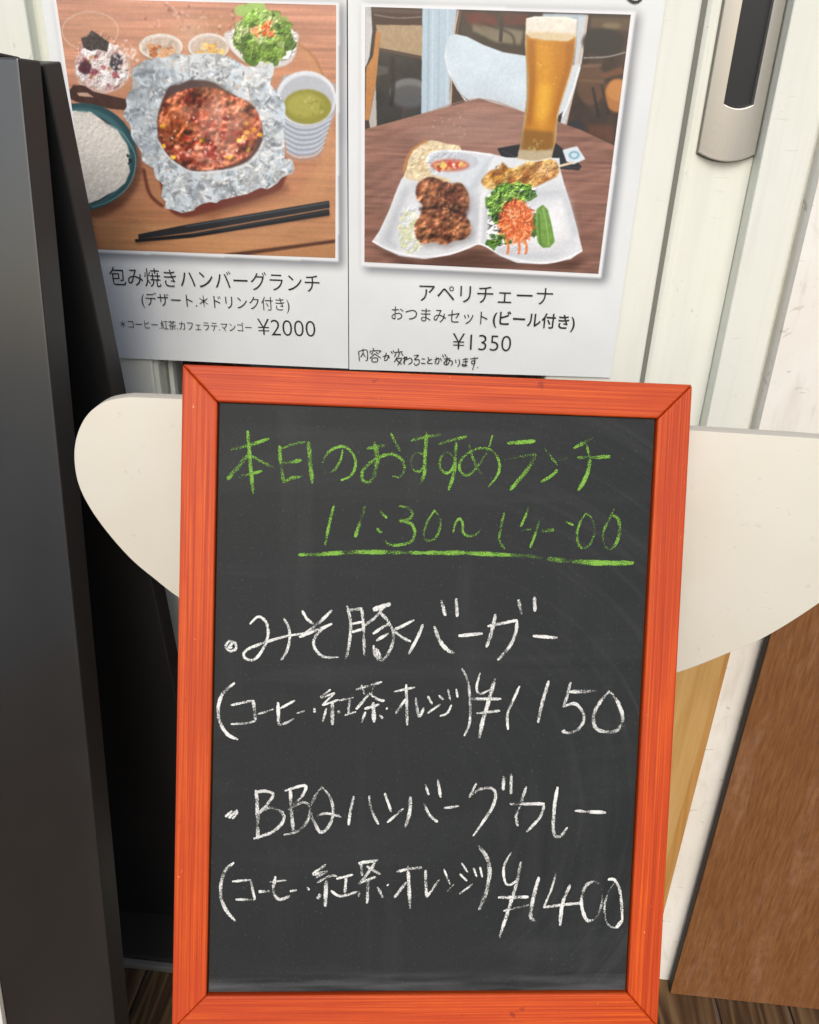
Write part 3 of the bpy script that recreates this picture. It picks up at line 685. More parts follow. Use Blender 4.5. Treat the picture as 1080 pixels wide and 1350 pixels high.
def facets(h, w, cell, seed):
    """jittered-cell facets with a random tone and tilt each: crumpled foil"""
    r = np.random.default_rng(seed); gh, gw = int(h / cell) + 3, int(w / cell) + 3
    jy, jx, T, Ax, Ay = (r.random((gh, gw)) for _ in range(5))
    Y, X_ = np.mgrid[0:h, 0:w] / cell; iy, ix = Y.astype(int), X_.astype(int)
    best = np.full((h, w), 9e9); tone = np.zeros((h, w))
    for dy in (-1, 0, 1):
        for dx_ in (-1, 0, 1):
            cy, cx = np.clip(iy + dy, 0, gh - 1), np.clip(ix + dx_, 0, gw - 1)
            ey, ex_ = Y - (cy + jy[cy, cx]), X_ - (cx + jx[cy, cx])
            d = ey * ey * (1 + Ay[cy, cx] * 2) + ex_ * ex_ * (1 + Ax[cy, cx] * 2)
            m = d < best; best = np.where(m, d, best)
            tone = np.where(m, T[cy, cx] + (Ax[cy, cx] - .5) * ex_ * 1.3 + (Ay[cy, cx] - .5) * ey * 1.3, tone)
    return np.clip(tone, 0, 1)
class Canvas:
    def __init__(s, w, h, fmap):
        s.w, s.h, s.f = w, h, fmap; s.im = np.zeros((h, w, 3)); s.k = None
        a, b = np.array(fmap(400, 400)), np.array(fmap(500, 400)); s.k = np.linalg.norm(a - b) / 100
    def mbox(s, pts, soft=1.2):
        P = np.array([s.f(*p) for p in pts]); r = max(1, soft * s.k); g_ = int(r * 2 + 4)
        x0, x1 = int(max(0, P[:, 0].min() - g_)), int(min(s.w, P[:, 0].max() + g_ + 1)); y0, y1 = int(max(0, P[:, 1].min() - g_)), int(min(s.h, P[:, 1].max() + g_ + 1))
        if x1 <= x0 or y1 <= y0: return None
        ys = np.arange(y0, y1)[:, None] + .5; xs = np.arange(x0, x1)[None] + .5
        ins = np.zeros((y1 - y0, x1 - x0), bool)
        for a, b in zip(P, np.roll(P, -1, 0)):
            if a[1] == b[1]: continue
            c = (a[1] > ys) != (b[1] > ys)
            ins ^= c & (xs < (b[0] - a[0]) * (ys - a[1]) / (b[1] - a[1]) + a[0])
        return blur(ins.astype(float), r), y0, y1, x0, x1
    def mask(s, pts, soft=1.2):
        m = np.zeros((s.h, s.w)); q = s.mbox(pts, soft)
        if q: m[q[1]:q[2], q[3]:q[4]] = q[0]
        return m
    def put(s, m, c, a=1.0):
        c = np.array(c, float)
        if c.ndim == 1: c = c / 255.
        s.im = s.im * (1 - m[..., None] * a) + c * m[..., None] * a
    def poly(s, pts, c, soft=1.2, a=1.0, smooth=False, nz=0, ns=12, seed=1):
        if smooth: pts = catmull(pts, 5, True)
        q = s.mbox(pts, soft)
        if not q: return
        m, y0, y1, x0, x1 = q; m = m[..., None] * a; c = np.array(c, float) / 255.
        if nz: c = c[None, None] * (1 + nz * (vnoise(s.h, s.w, ns * s.k, ns * s.k, seed)[y0:y1, x0:x1] - .5)[..., None] * 2)
        s.im[y0:y1, x0:x1] = s.im[y0:y1, x0:x1] * (1 - m) + c * m
    def ell(s, cx, cy, rx, ry, c, soft=1.2, a=1.0, rot=0, wob=0, seed=0, n=36, **k):
        r = np.random.default_rng(seed); P = []
        for i in range(n):
            t = 2 * math.pi * i / n; q = 1 + wob * (r.random() - .5) * 2
            x_, y_ = rx * q * math.cos(t), ry * q * math.sin(t)
            P.append((cx + x_ * math.cos(rot) - y_ * math.sin(rot), cy + x_ * math.sin(rot) + y_ * math.cos(rot)))
        return s.poly(P, c, soft, a, **k)
    def line(s, pts, w, c, soft=1.0, a=1.0):
        P = np.array(catmull(pts, 6) if len(pts) > 2 else pts, float); Lft, Rt = [], []
        for i in range(len(P)):
            t = P[min(i + 1, len(P) - 1)] - P[max(i - 1, 0)]; t = t / (np.linalg.norm(t) + 1e-9); n_ = np.array([-t[1], t[0]]) * w / 2
            Lft.append(P[i] + n_); Rt.append(P[i] - n_)
        return s.poly(Lft + Rt[::-1], c, soft, a)
    def relief(s, pts, sc, st, seed, ridged=False, spec=0, soft=2, octv=4, th=.35):
        m = pts if isinstance(pts, np.ndarray) and pts.ndim == 2 and pts.shape[0] == s.h else s.mask(catmull(pts, 4, True), soft)
        H = vnoise(s.h, s.w, sc * s.k, sc * s.k, seed, octv)
        if ridged: H = 1 - np.abs(2 * H - 1) * 1.4
        gy, gx = np.gradient(H); q = (gx * .55 + gy * .85) * sc * s.k * st * .17
        s.im = s.im * (1 + (np.clip(q, -.55, .6)) * m[..., None] if False else 1 + (np.clip(q, -.55, .6) * m)[..., None])
        if spec:
            sp = np.clip(q - th, 0, 1) * spec * m; s.im = s.im * (1 - sp[..., None]) + sp[..., None]
    def blobs(s, n, cx, cy, rx, ry, size, cols, seed, a=.9, soft=1, wob=.3, inside=None):
        r = np.random.default_rng(seed)
        for _ in range(n):
            t = r.random() * 2 * math.pi; q = math.sqrt(r.random()); z = size * (.5 + r.random())
            c = cols[int(r.random() * len(cols))]
            s.ell(cx + q * rx * math.cos(t), cy + q * ry * math.sin(t), z, z * (.45 + .5 * r.random()), c, soft, a, rot=r.random() * 3.1, wob=wob, seed=int(r.random() * 1e6), n=10)
def homography(src, dst):
    A = []
    for (x_, y_), (u_, v_) in zip(src, dst):
        A.append([x_, y_, 1, 0, 0, 0, -u_ * x_, -u_ * y_, -u_]); A.append([0, 0, 0, x_, y_, 1, -v_ * x_, -v_ * y_, -v_])
    return np.linalg.svd(np.array(A))[2][-1].reshape(3, 3)
def happly(H, x_, y_):
    q = H @ np.array([x_, y_, 1.0]); return q[0] / q[2], q[1] / q[2]
def make_image(name, arr, gain=1.0):
    h, w = arr.shape[:2]; im = bpy.data.images.new(name, w, h, alpha=False)
    buf = np.ones((h, w, 4), np.float32); buf[..., :3] = np.clip(arr * gain, 0, 1)[::-1]
    im.pixels.foreach_set(buf.ravel()); im.update(); im.pack(); return im
def print_mat(name, img):
    s = NT(name); t = s.n('TexImage'); t.image = img; t.interpolation = 'Cubic'; t.extension = 'EXTEND'
    uv = s.n('UVMap'); uv.uv_map = 'UVMap'; s.l(uv.outputs[0], t.inputs[0])
    s.col(t.outputs[0]); s.pr(Roughness=.5, Coat_Weight=.8, Coat_Roughness=.09, Specular_IOR_Level=.3)
    b = s.n('Bump'); b.inputs['Strength'].default_value = .28; b.inputs['Distance'].default_value = .004
    s.l(s.noise(s.map((13, 13, 9)), 1, 2, .4, .5), b.inputs['Height']); s.l(b.outputs[0], s.b.inputs['Coat Normal'])
    return s.m
YS = -.0032                                              # front of the laminated sheets
WN = (0, 1, 0)

def paint_left(c):
    h, w = c.h, c.w
    ys = np.linspace(0, 1, h)[:, None]; xs = np.linspace(0, 1, w)[None]
    base = np.zeros((h, w, 3))
    for i, (t, b_) in enumerate(((205, 168), (148, 112), (124, 76))): base[..., i] = (t * (1 - ys) + b_ * ys) / 255
    g1 = vnoise(h, w, 9 * c.k, 300 * c.k, 11, 3); g2 = vnoise(h, w, 40 * c.k, 400 * c.k, 12, 2)
    wv = np.sin((ys * 42 + g2 * 9 + xs * 1.2))
    base *= (1 + .30 * (g1 - .5) + .045 * wv * (ys > .55) + .20 * (g2 - .5))[..., None]
    c.im = base
    c.ell(620, 470, 430, 430, (196, 140, 100), 6, .35)
    c.poly([(880,140),(950,190),(990,260),(1010,400),(1036,520),(1036,900),(640,905),(200,890),(170,780),(600,800),(900,700),(990,560),(985,330),(930,220)], (205, 156, 108), 8, .45)
    c.line([(880,145),(945,190),(985,260),(998,330)], 8, (160, 105, 70), 2, .5)
    c.poly([(640,903),(1034,852),(1034,864),(700,910)], (70, 38, 24), 2, .9); c.poly([(720,912),(1034,868),(1034,925),(640,925)], (176, 126, 84), 2, .9)
    for (x_, y_, s_) in ((430, 60, 30), (540, 90, 14), (620, 70, 14), (500, 30, 30)): c.blobs(14, x_, y_, 75, 50, 6, [(232, 205, 188), (215, 180, 160), (140, 80, 70)], x_, .45)  # pale blotches: reflections painted into the picture's colour near its top
    # dessert cup
    c.ell(160, 110, 102, 70, (198, 150, 122), 2, .35); 
    for rr in ((100, 68),): c.line([(160 + rr[0] * math.cos(t), 110 + rr[1] * math.sin(t)) for t in np.linspace(0, 6.28, 30)], 3, (226, 205, 190), 1, .7)
    c.ell(205, 240, 102, 90, (196, 170, 160), 3, .85); c.ell(200, 235, 92, 80, (226, 220, 216), 3, .8, wob=.08)
    c.blobs(60, 200, 235, 85, 75, 20, [(240, 238, 236), (222, 214, 212), (205, 190, 186), (190, 150, 150), (228, 226, 230)], 3, .8, 2)
    c.blobs(16, 190, 250, 80, 60, 9, [(120, 40, 55), (150, 60, 70), (190, 140, 90)], 31, .7)
    c.poly([(128,135),(150,130),(165,108),(185,120),(200,132),(228,150),(220,185),(190,175),(160,182),(135,168)], (52, 46, 50), 1.5, nz=.5, ns=10)
    c.ell(142, 240, 24, 24, (78, 42, 52), 2, 1, wob=.15); c.ell(253, 222, 24, 30, (58, 54, 64), 2, 1, wob=.12); c.blobs(8, 253, 222, 14, 18, 3, [(120, 118, 126)], 5)
    c.blobs(70, 285, 210, 45, 70, 5, [(235, 215, 205), (200, 150, 130), (240, 230, 226)], 4, .6); c.line([(115,290),(160,322),(210,330),(262,312),(288,280)], 4, (220, 205, 205), 1, .8)
    c.line([(118,270),(165,300),(225,305),(285,270)], 3, (236, 226, 226), 1, .6)
    # two little cups
    for (x_, y_, rx, ry, cc) in ((412, 166, 78, 46, [(186, 110, 62), (205, 140, 90), (150, 80, 45), (220, 170, 130)]), (582, 166, 74, 48, [(232, 190, 96), (220, 170, 80), (240, 215, 150), (200, 150, 90)])):
        c.ell(x_, y_ + 12, rx, ry + 6, (150, 120, 105), 4, .5); c.ell(x_, y_, rx, ry, (226, 220, 212), 1.5, nz=.08); c.ell(x_, y_ + 2, rx - 9, ry - 8, (196, 178, 164), 2)
        c.blobs(34, x_ + 2, y_ + 14, rx - 28, ry - 22, 10, cc, x_, .9)
    # salad bowl
    c.ell(776, 160, 124, 84, (150, 105, 80), 6, .6); c.poly([(655,110),(652,160),(700,215),(770,242),(850,235),(885,205),(896,160),(880,110)], (214, 210, 208), 2, smooth=True)
    c.ell(775, 145, 122, 78, (228, 226, 222), 1.5); c.ell(775, 142, 108, 66, (92, 120, 50), 3)
    c.blobs(70, 778, 128, 98, 82, 26, [(116, 150, 60), (92, 130, 46), (146, 178, 92), (70, 106, 42), (166, 192, 116), (186, 202, 142)], 8, .9, 1.5, .35)
    c.blobs(24, 760, 190, 70, 30, 22, [(80, 116, 44), (132, 166, 76), (104, 140, 54)], 81, .9, 1.5, .3); c.blobs(18, 740, 50, 46, 34, 22, [(110, 160, 50), (140, 185, 80), (165, 200, 110)], 9, .9, 1.5)
    c.blobs(34, 772, 104, 46, 30, 9, [(222, 106, 52), (236, 140, 84), (205, 84, 40), (240, 190, 150)], 10, .95)
    # soup cup
    c.poly([(822,320),(838,400),(848,470),(856,530),(880,552),(925,558),(965,548),(985,520),(1010,450),(1032,400),(1032,300),(930,255),(850,270)], (172, 178, 190), 2)
    for k_ in range(7):
        c.line([(846 + k_ * 2, 425 + k_ * 19), (900, 452 + k_ * 18), (960, 450 + k_ * 17), (1020 - k_ * 5, 420 + k_ * 17)], 6, (206, 210, 218), 1.5, .7); c.line([(846 + k_ * 2, 434 + k_ * 19), (900, 461 + k_ * 18), (960, 459 + k_ * 17), (1020 - k_ * 5, 429 + k_ * 17)], 5, (136, 144, 160), 1.5, .6)
    c.ell(928, 350, 107, 98, (222, 226, 232), 1.5); c.ell(930, 356, 97, 88, (186, 190, 198), 2); c.ell(932, 380, 86, 62, (146, 142, 58), 3); c.ell(925, 375, 66, 44, (176, 170, 84), 6, .8); c.blobs(14, 930, 385, 60, 36, 8, [(128, 132, 46), (196, 190, 110)], 13, .5)
    # pan handle, rice bowl
    c.poly([(82,325),(100,302),(140,305),(170,325),(230,340),(330,362),(330,396),(240,388),(170,378),(110,362),(85,350)], (74, 50, 44), 1.5, nz=.15); c.poly([(112,330),(150,330),(172,346),(120,342)], (196, 160, 140), 1.5)
    c.ell(140, 590, 205, 190, (60, 34, 30), 8, .6); c.ell(128, 558, 199, 192, (46, 78, 84), 1.5); c.ell(122, 560, 186, 178, (64, 104, 108), 2); c.ell(118, 566, 174, 166, (38, 48, 52), 3)
    c.poly([(60,395),(110,395),(140,405),(160,398),(185,415),(205,430),(222,455),(255,460),(272,490),(290,512),(300,545),(296,580),(302,610),(285,650),(250,680),(225,690),(190,712),(160,722),(60,730)], (206, 200, 190), 1.5)
    m = c.mask([(60,395),(110,395),(160,398),(205,430),(255,460),(290,512),(296,580),(285,650),(225,690),(160,722),(60,730)], 3)
    rn = vnoise(h, w, 7 * c.k, 9 * c.k, 21, 2); c.put(m, np.stack([.82 + .13 * rn, .80 + .13 * rn, .76 + .14 * rn], -1), .8); c.ell(190, 520, 60, 70, (238, 232, 224), 20, .5)
    c.line([(232,445),(280,480),(318,545),(318,610),(290,670),(230,715),(165,738)], 5, (112, 150, 152), 1.5, .8)
    c.blobs(6, 300, 560, 8, 30, 6, [(30, 36, 40)], 6)
    # dark red plate under the foil
    c.poly([(345,585),(395,610),(430,730),(480,770),(560,762),(800,690),(850,650),(855,560),(700,640),(500,640)], (104, 44, 38), 4, .9, smooth=True); c.line([(350,600),(372,690),(420,735)], 10, (74, 28, 26), 4, .8)
    c.poly([(440,770),(600,740),(860,650),(870,680),(600,775)], (110, 68, 48), 8, .6)
    # foil
    FO = [(330,232),(380,210),(428,208),(470,190),(530,194),(600,190),(640,200),(690,222),(745,238),(808,222),(812,262),(800,300),(846,352),(852,420),(850,500),(852,566),(882,574),(878,618),(840,634),(800,668),(768,668),(720,690),(650,706),(610,722),(552,728),(530,748),(488,758),(428,742),(414,700),(420,660),(398,640),(386,598),(345,572),(330,520),(306,480),(300,440),(278,412),(292,380),(296,330),(312,300),(308,262)]
    fr = random.Random(4)
    FO2 = []
    for a_, b_ in zip(FO, FO[1:] + FO[:1]):
        FO2.append(a_); FO2.append(((a_[0] + b_[0]) / 2 + fr.uniform(-7, 7), (a_[1] + b_[1]) / 2 + fr.uniform(-7, 7)))
    m = c.mask(FO2, 1.5)
    def rdg(sc, sd): return np.abs(vnoise(h, w, sc * c.k, sc * c.k * 1.2, sd, 1) - .5) * 2
    A = facets(h, w, 60 * c.k, 5)
    Hf = 60 * rdg(105, 61) + 34 * rdg(58, 62) + 20 * rdg(32, 63) + 9 * rdg(17, 64) + 3.5 * rdg(9, 65)
    gy, gx = np.gradient(blur(Hf, 1) * c.k * .5)
    lam = .60 - .34 * gy - .20 * gx; env = .5 + .5 * np.sin(gx * 4.2 + gy * 2.6 + A * 2)
    B = facets(h, w, 30 * c.k, 6); D = facets(h, w, 15 * c.k, 7)
    fz = .36 * A + .36 * B + .28 * D
    T = np.clip(.82 + .85 * (fz - .5) + .60 * (lam - .60) + .08 * (env - .5), .40, 1.0); T = blur(T, 1)
    hot = np.clip((T - .80) * 3, 0, 1); T = np.clip(T + hot * .1, 0, 1)
    warm = vnoise(h, w, 30 * c.k, 30 * c.k, 8)
    rgb = np.stack([T * (.865 + .10 * (warm - .5)), T * .905, T * (.93 - .12 * (warm - .5))], -1)
    c.put(m, rgb)
    keep = c.im.copy(); r = np.random.default_rng(90)
    c.im = c.im * .6 + .4 * np.array([196, 203, 208]) / 255
    tones = [(250, 251, 252)] * 5 + [(230, 234, 237)] * 4 + [(205, 212, 217)] * 2 + [(168, 176, 183), (150, 158, 166), (128, 134, 142), (104, 110, 118), (176, 198, 216), (206, 190, 176)]
    for _ in range(720):
        a_ = r.random() * 6.283; q = .62 + .42 * r.random(); x_, y_ = 578 + 300 * q * math.cos(a_) , 470 + 285 * q * math.sin(a_)
        d_ = a_ + r.normal() * .8 + (1.57 if r.random() < .45 else 0); l_ = 10 + 42 * r.random() ** 2; w_ = 2 + 9 * r.random()
        ux_, uy_ = math.cos(d_), math.sin(d_); k2 = r.random() * .6 - .3
        c.poly([(x_ - ux_ * l_ / 2, y_ - uy_ * l_ / 2), (x_ - uy_ * w_ + ux_ * l_ * k2, y_ + ux_ * w_ + uy_ * l_ * k2), (x_ + ux_ * l_ / 2, y_ + uy_ * l_ / 2), (x_ + uy_ * w_ * .3, y_ - ux_ * w_ * .3)], tones[int(r.random() * len(tones))], .7, .72)
    c.im = keep * (1 - m[..., None]) + c.im * m[..., None]
    c.poly([(330,232),(300,330),(292,400),(330,520),(386,598),(420,660),(400,560),(380,420),(400,300),(470,240)], (110, 122, 132), 14, .28)
    # inner shadow, sauce, meat
    IN = [(440,310),(478,300),(520,285),(590,290),(640,320),(700,355),(745,400),(770,450),(772,500),(748,545),(710,580),(640,602),(590,606),(520,608),(470,580),(430,545),(405,500),(400,430),(412,370)]
    c.poly(IN, (84, 58, 52), 3, smooth=True); c.poly([(440,310),(520,285),(640,300),(660,350),(560,345),(470,360)], (92, 88, 90), 6, .35, smooth=True)
    ME = [(408,400),(436,350),(500,318),(600,312),(668,340),(735,372),(770,440),(755,500),(722,560),(650,592),(580,606),(510,596),(450,560),(410,505),(402,450)]
    m = c.mask(catmull(ME, 5, True), 2.5)
    n1 = vnoise(h, w, 26 * c.k, 26 * c.k, 31, 4); n2 = vnoise(h, w, 9 * c.k, 11 * c.k, 32, 2); n3 = vnoise(h, w, 60 * c.k, 40 * c.k, 33, 2)
    t = np.clip(.5 + (n1 - .5) * 2.2 + (n2 - .5) * .9, 0, 1)[..., None]
    rgb = np.array([106, 38, 26]) / 255 * (1 - t) + np.array([196, 120, 86]) / 255 * t
    rgb = rgb * (1 + .25 * (n3 - .5))[..., None]; c.put(m, rgb)
    c.ell(600, 470, 55, 130, (206, 142, 118), 22, .55, rot=.2); c.ell(470, 440, 50, 70, (192, 104, 44), 16, .45)
    c.blobs(36, 590, 500, 160, 90, 12, [(128, 24, 22), (150, 34, 26), (100, 20, 18), (176, 60, 34)], 35, .6)
    c.blobs(24, 570, 560, 120, 40, 9, [(206, 140, 130), (190, 110, 96), (226, 176, 160)], 36, .6)
    for (x_, y_) in ((418,450),(420,520),(456,560),(712,440),(742,462),(708,488),(722,532),(716,470),(765,480),(560,500),(690,500),(655,560)): c.ell(x_, y_, 10, 8, (226, 168, 52), 1.2, .9, seed=x_)
    c.relief(m, 48, 3.4, 131, spec=1.0, th=.22, octv=3); c.relief(m, 20, .9, 132, octv=2)
    for (x_, y_, rx_, ry_, ro_) in ((590, 420, 30, 80, .1), (650, 500, 22, 50, .3), (500, 400, 34, 26, .4), (560, 560, 50, 18, .2), (690, 430, 26, 40, .2)): c.ell(x_, y_, rx_, ry_, (222, 160, 136), 12, .42, rot=ro_, wob=.3, seed=x_)
    c.line([(430,430),(470,400),(520,385)], 8, (232, 150, 110), 4, .5); c.line([(610,350),(622,440),(612,520)], 9, (236, 190, 170), 5, .45); c.line([(440,520),(500,565),(570,590)], 10, (110, 18, 16), 4, .6); c.line([(700,400),(735,450),(728,520)], 12, (176, 84, 34), 5, .6)
    c.blobs(46, 580, 460, 160, 110, 3.2, [(248, 226, 216), (240, 205, 190)], 37, .85)
    # foil rim highlight over the sauce edge
    c.line([(405,505),(432,552),(475,590),(530,614),(600,612),(660,604),(715,586),(755,548),(778,500)], 7, (222, 224, 226), 1.5, .75)
    c.relief([(655,110),(700,60),(760,30),(830,60),(890,110),(880,200),(770,225),(690,190)], 34, .9, 133, True, .25); c.relief([(655,110),(760,30),(890,110),(880,200),(770,225),(690,190)], 12, .6, 134)
    c.relief([(60,400),(160,400),(250,460),(300,560),(250,680),(160,720),(60,725)], 13, .55, 135, False, .2); c.relief([(110,160),(200,110),(290,200),(280,300),(200,325),(120,280)], 24, .6, 136, True, .2)
    c.relief([(340,150),(412,130),(480,160),(440,200),(370,200)], 18, .8, 137); c.relief([(520,150),(582,135),(650,160),(600,200),(540,200)], 18, .7, 138)
    c.ell(520, 120, 60, 40, (232, 208, 194), 26, .35); c.ell(700, 470, 60, 110, (226, 190, 176), 30, .16)
    # chopsticks
    c.poly([(322,858),(1008,748),(1014,772),(325,870)], (86, 54, 40), 5, .55)
    c.poly([(330,834),(500,800),(1010,714),(1013,740),(520,826),(332,852)], (38, 40, 44), 1.2); c.poly([(319,852),(520,832),(1010,744),(1012,766),(520,846),(321,862)], (26, 28, 32), 1.2)
    c.line([(500,806),(1008,722)], 4, (86, 92, 98), 1, .8); c.line([(520,834),(1008,752)], 3, (70, 76, 82), 1, .7)
    c.im = c.im * (1 + .05 * (vnoise(h, w, 5, 5, 40, 1) - .5))[..., None]

def paint_right(c):
    h, w = c.h, c.w
    ys = np.linspace(0, 1, h)[:, None]; xs = np.linspace(0, 1, w)[None]
    c.im = np.ones((h, w, 3)) * np.array([58, 48, 46]) / 255 * (1 + .5 * (vnoise(h, w, 60 * c.k, 60 * c.k, 3, 3) - .5))[..., None]
    # window strips
    c.poly([(50,20),(80,22),(82,90),(72,200),(58,240)], (186, 190, 190), 1.5); c.poly([(62,60),(80,60),(84,110),(74,200),(60,240)], (200, 200, 200), 1.5)
    c.poly([(84,24),(262,30),(262,92),(84,88)], (66, 44, 38), 2); c.line([(90,52),(170,64),(262,60)], 5, (150, 148, 146), 1, .7); c.poly([(84,28),(262,36),(262,50),(84,44)], (96, 80, 74), 3, .7)
    c.poly([(96,88),(262,90),(262,200),(108,170)], (170, 146, 116), 1.5, nz=.06); c.poly([(108,172),(262,203),(262,212),(106,180)], (80, 66, 56), 1)
    c.poly([(100,182),(262,212),(262,412),(96,452)], (44, 46, 50), 2, nz=.3, ns=40); c.ell(215, 328, 70, 50, (118, 120, 122), 2, .9); c.ell(215, 345, 66, 42, (76, 78, 82), 4, .8)
    c.poly([(98,230),(140,240),(140,262),(98,272)], (92, 90, 88), 2, .7); c.line([(155,200),(158,300),(150,380)], 16, (26, 28, 34), 2, .8); c.line([(200,380),(190,430)], 6, (90, 60, 56), 2, .7)
    c.poly([(97,108),(114,118),(96,300),(72,428),(58,428),(62,240),(86,200)], (186, 128, 74), 1.5, nz=.06); c.poly([(72,430),(96,300),(100,452),(76,458)], (182, 176, 170), 1.5)
    # light blue door post
    m = c.poly([(262,28),(385,34),(372,150),(360,300),(360,385),(258,412)], (178, 198, 212), 1.2)
    for x_, cc in ((285, (150, 172, 188)), (300, (196, 214, 226)), (322, (160, 182, 196)), (352, (200, 216, 226))): c.line([(x_, 30), (x_ - 4, 400)], 6, cc, 1.5, .7)
    c.line([(390,36),(372,150),(362,375)], 7, (208, 186, 166), 1.2, .9); c.line([(398,40),(380,160),(372,300)], 5, (120, 96, 80), 1.2, .9)
    # room behind
    c.poly([(400,40),(640,48),(640,190),(560,180),(400,120)], (60, 52, 48), 2, nz=.3, ns=40); c.poly([(412,44),(520,48),(530,100),(420,80)], (112, 40, 34), 4, .9); c.poly([(545,48),(636,52),(636,90),(550,90)], (100, 46, 38), 4, .8)
    c.poly([(440,86),(530,96),(622,110),(612,160),(520,150),(440,110)], (150, 140, 116), 3, .7); c.line([(545,60),(540,150)], 12, (50, 46, 46), 1.5); c.line([(470,80),(575,120),(590,170)], 8, (54, 46, 42), 2, .8)
    c.poly([(690,48),(850,52),(846,110),(815,230),(810,130),(690,60)], (176, 192, 202), 2); c.poly([(820,60),(852,60),(830,220),(770,452),(750,450),(800,240)], (196, 204, 210), 1.5); c.line([(850,55),(818,230),(772,450)], 6, (206, 176, 150), 1.2, .9)
    c.poly([(856,56),(1004,60),(985,240),(945,515),(780,455),(830,230)], (56, 44, 42), 1.5, nz=.35, ns=45)
    c.poly([(862,60),(1002,64),(998,110),(858,100)], (98, 80, 62), 4, .8); c.ell(935, 92, 34, 12, (150, 140, 100), 4, .5); c.ell(905, 150, 75, 48, (32, 34, 40), 5, .9)
    c.line([(835,206),(920,202),(985,186)], 5, (158, 160, 162), 1, .85); c.ell(862, 300, 52, 74, (112, 80, 62), 4, .6); c.line([(822,236),(900,232)], 10, (120, 92, 74), 2, .8); c.line([(822,286),(905,290)], 8, (112, 84, 66), 2, .8)
    c.ell(955, 340, 46, 60, (178, 118, 66), 3, .95); c.ell(960, 322, 40, 38, (196, 134, 78), 4, .8); c.poly([(900,262),(975,236),(980,262),(910,280)], (120, 78, 56), 3, .8)
    c.line([(868,310),(890,420)], 9, (30, 30, 36), 2, .9); c.line([(900,300),(925,410)], 8, (36, 34, 40), 2, .8); c.ell(810, 450, 30, 22, (40, 42, 50), 4, .9); c.poly([(850,440),(945,450),(945,510),(850,480)], (112, 64, 48), 6, .6)
    # white chair back
    c.poly([(345,160),(358,130),(378,121),(420,130),(480,160),(550,186),(640,200),(640,405),(540,385),(470,352),(430,362),(400,335),(370,280),(350,220)], (204, 220, 230), 1.2, nz=.04, ns=60); c.poly([(345,160),(350,220),(370,280),(400,335),(425,362),(415,362),(385,318),(356,262),(341,205)], (228, 234, 238), 1.2)
    c.poly([(735,225),(800,232),(824,228),(822,250),(795,330),(765,395),(735,420)], (208, 216, 222), 1.2); c.line([(822,238),(795,330),(760,415)], 7, (236, 240, 242), 1.2, .9)
    # table
    TB = [(52,462),(250,408),(462,350),(560,378),(640,405),(730,428),(820,460),(946,518),(930,650),(890,975),(56,936)]
    m = c.mask(TB, 1.2)
    g1 = vnoise(h, w, 8 * c.k, 150 * c.k, 51, 3); g2 = vnoise(h, w, 50 * c.k, 200 * c.k, 52, 2)
    # grain follows the table's edge
    yy = (np.arange(h)[:, None] + np.zeros((1, w)) + np.arange(w)[None] * .30)
    g3 = .5 + .5 * np.sin(yy / (7 * c.k) + g2 * 14)
    t = .90 + .26 * (g1 - .5) + .07 * (g3 - .5) + .16 * (g2 - .5)
    rgb = np.stack([t * .66 - .12 * ys * .6, t * .48 - .10 * ys * .6, t * .42 - .10 * ys * .6], -1); c.put(m, rgb)
    c.poly([(180,480),(462,360),(700,430),(540,540),(250,520)], (186, 156, 144), 40, .40); c.blobs(20, 360, 450, 60, 60, 5, [(210, 188, 178)], 55, .3)
    c.line([(56,464),(250,410),(462,352),(640,407)], 4, (160, 124, 106), 1.2, .7)
    # coaster, toothpick paper
    c.poly([(528,528),(640,508),(735,508),(800,560),(828,592),(820,606),(740,600),(600,575),(545,560)], (34, 36, 42), 1.5); c.line([(545,536),(600,560),(740,590),(822,598)], 3, (86, 88, 92), 1, .6)
    c.poly([(760,534),(812,520),(842,566),(800,585),(775,575)], (214, 224, 232), 1.2); c.ell(802, 552, 20, 15, (112, 170, 190), 1.5, .8); c.ell(802, 552, 11, 8, (224, 232, 236), 1, .8); c.line([(690,606),(800,578)], 9, (224, 206, 178), 1.2)
    c.blobs(60, 500, 60, 100, 40, 12, [(70, 52, 44), (96, 70, 56), (48, 42, 42)], 201, .25, 6)
    # plate shadow + plate
    c.poly([(70,870),(250,930),(440,890),(640,945),(850,915),(800,960),(200,950)], (56, 34, 28), 12, .6)
    PL = [(186,640),(215,600),(300,590),(470,548),(500,545),(560,560),(650,562),(750,562),(752,600),(768,660),(790,730),(812,810),(832,892),(790,922),(700,940),(600,936),(540,912),(490,880),(462,868),(430,884),(360,908),(270,922),(180,910),(120,882),(84,858),(110,820),(145,745),(165,690)]
    c.poly(PL, (222, 226, 230), 1.4)
    c.poly([(200,650),(300,640),(455,670),(470,760),(445,850),(350,886),(250,896),(150,872),(120,850),(165,740)], (204, 208, 214), 14, .9); c.poly([(500,690),(620,690),(760,670),(790,800),(800,880),(690,915),(590,905),(500,850),(480,760)], (206, 210, 216), 14, .9)
    c.poly([(210,680),(420,690),(430,800),(300,860),(180,840)], (226, 229, 233), 24, .8); c.poly([(640,740),(770,700),(790,850),(700,890),(620,860)], (236, 238, 241), 22, .9)
    c.line([(462,868),(468,790),(476,700),(500,670)], 12, (238, 240, 243), 4, .9); c.line([(480,860),(488,780),(500,700)], 7, (176, 182, 190), 5, .6); c.line([(84,858),(160,894),(270,914),(380,898),(462,868),(540,904),(640,932),(740,930),(830,892)], 6, (246, 247, 249), 1.5, .9); c.line([(100,872),(200,914),(300,916)], 5, (170, 172, 180), 2, .4)
    c.line([(480,548),(500,600),(560,640),(640,680),(770,668)], 8, (240, 242, 244), 4, .7)
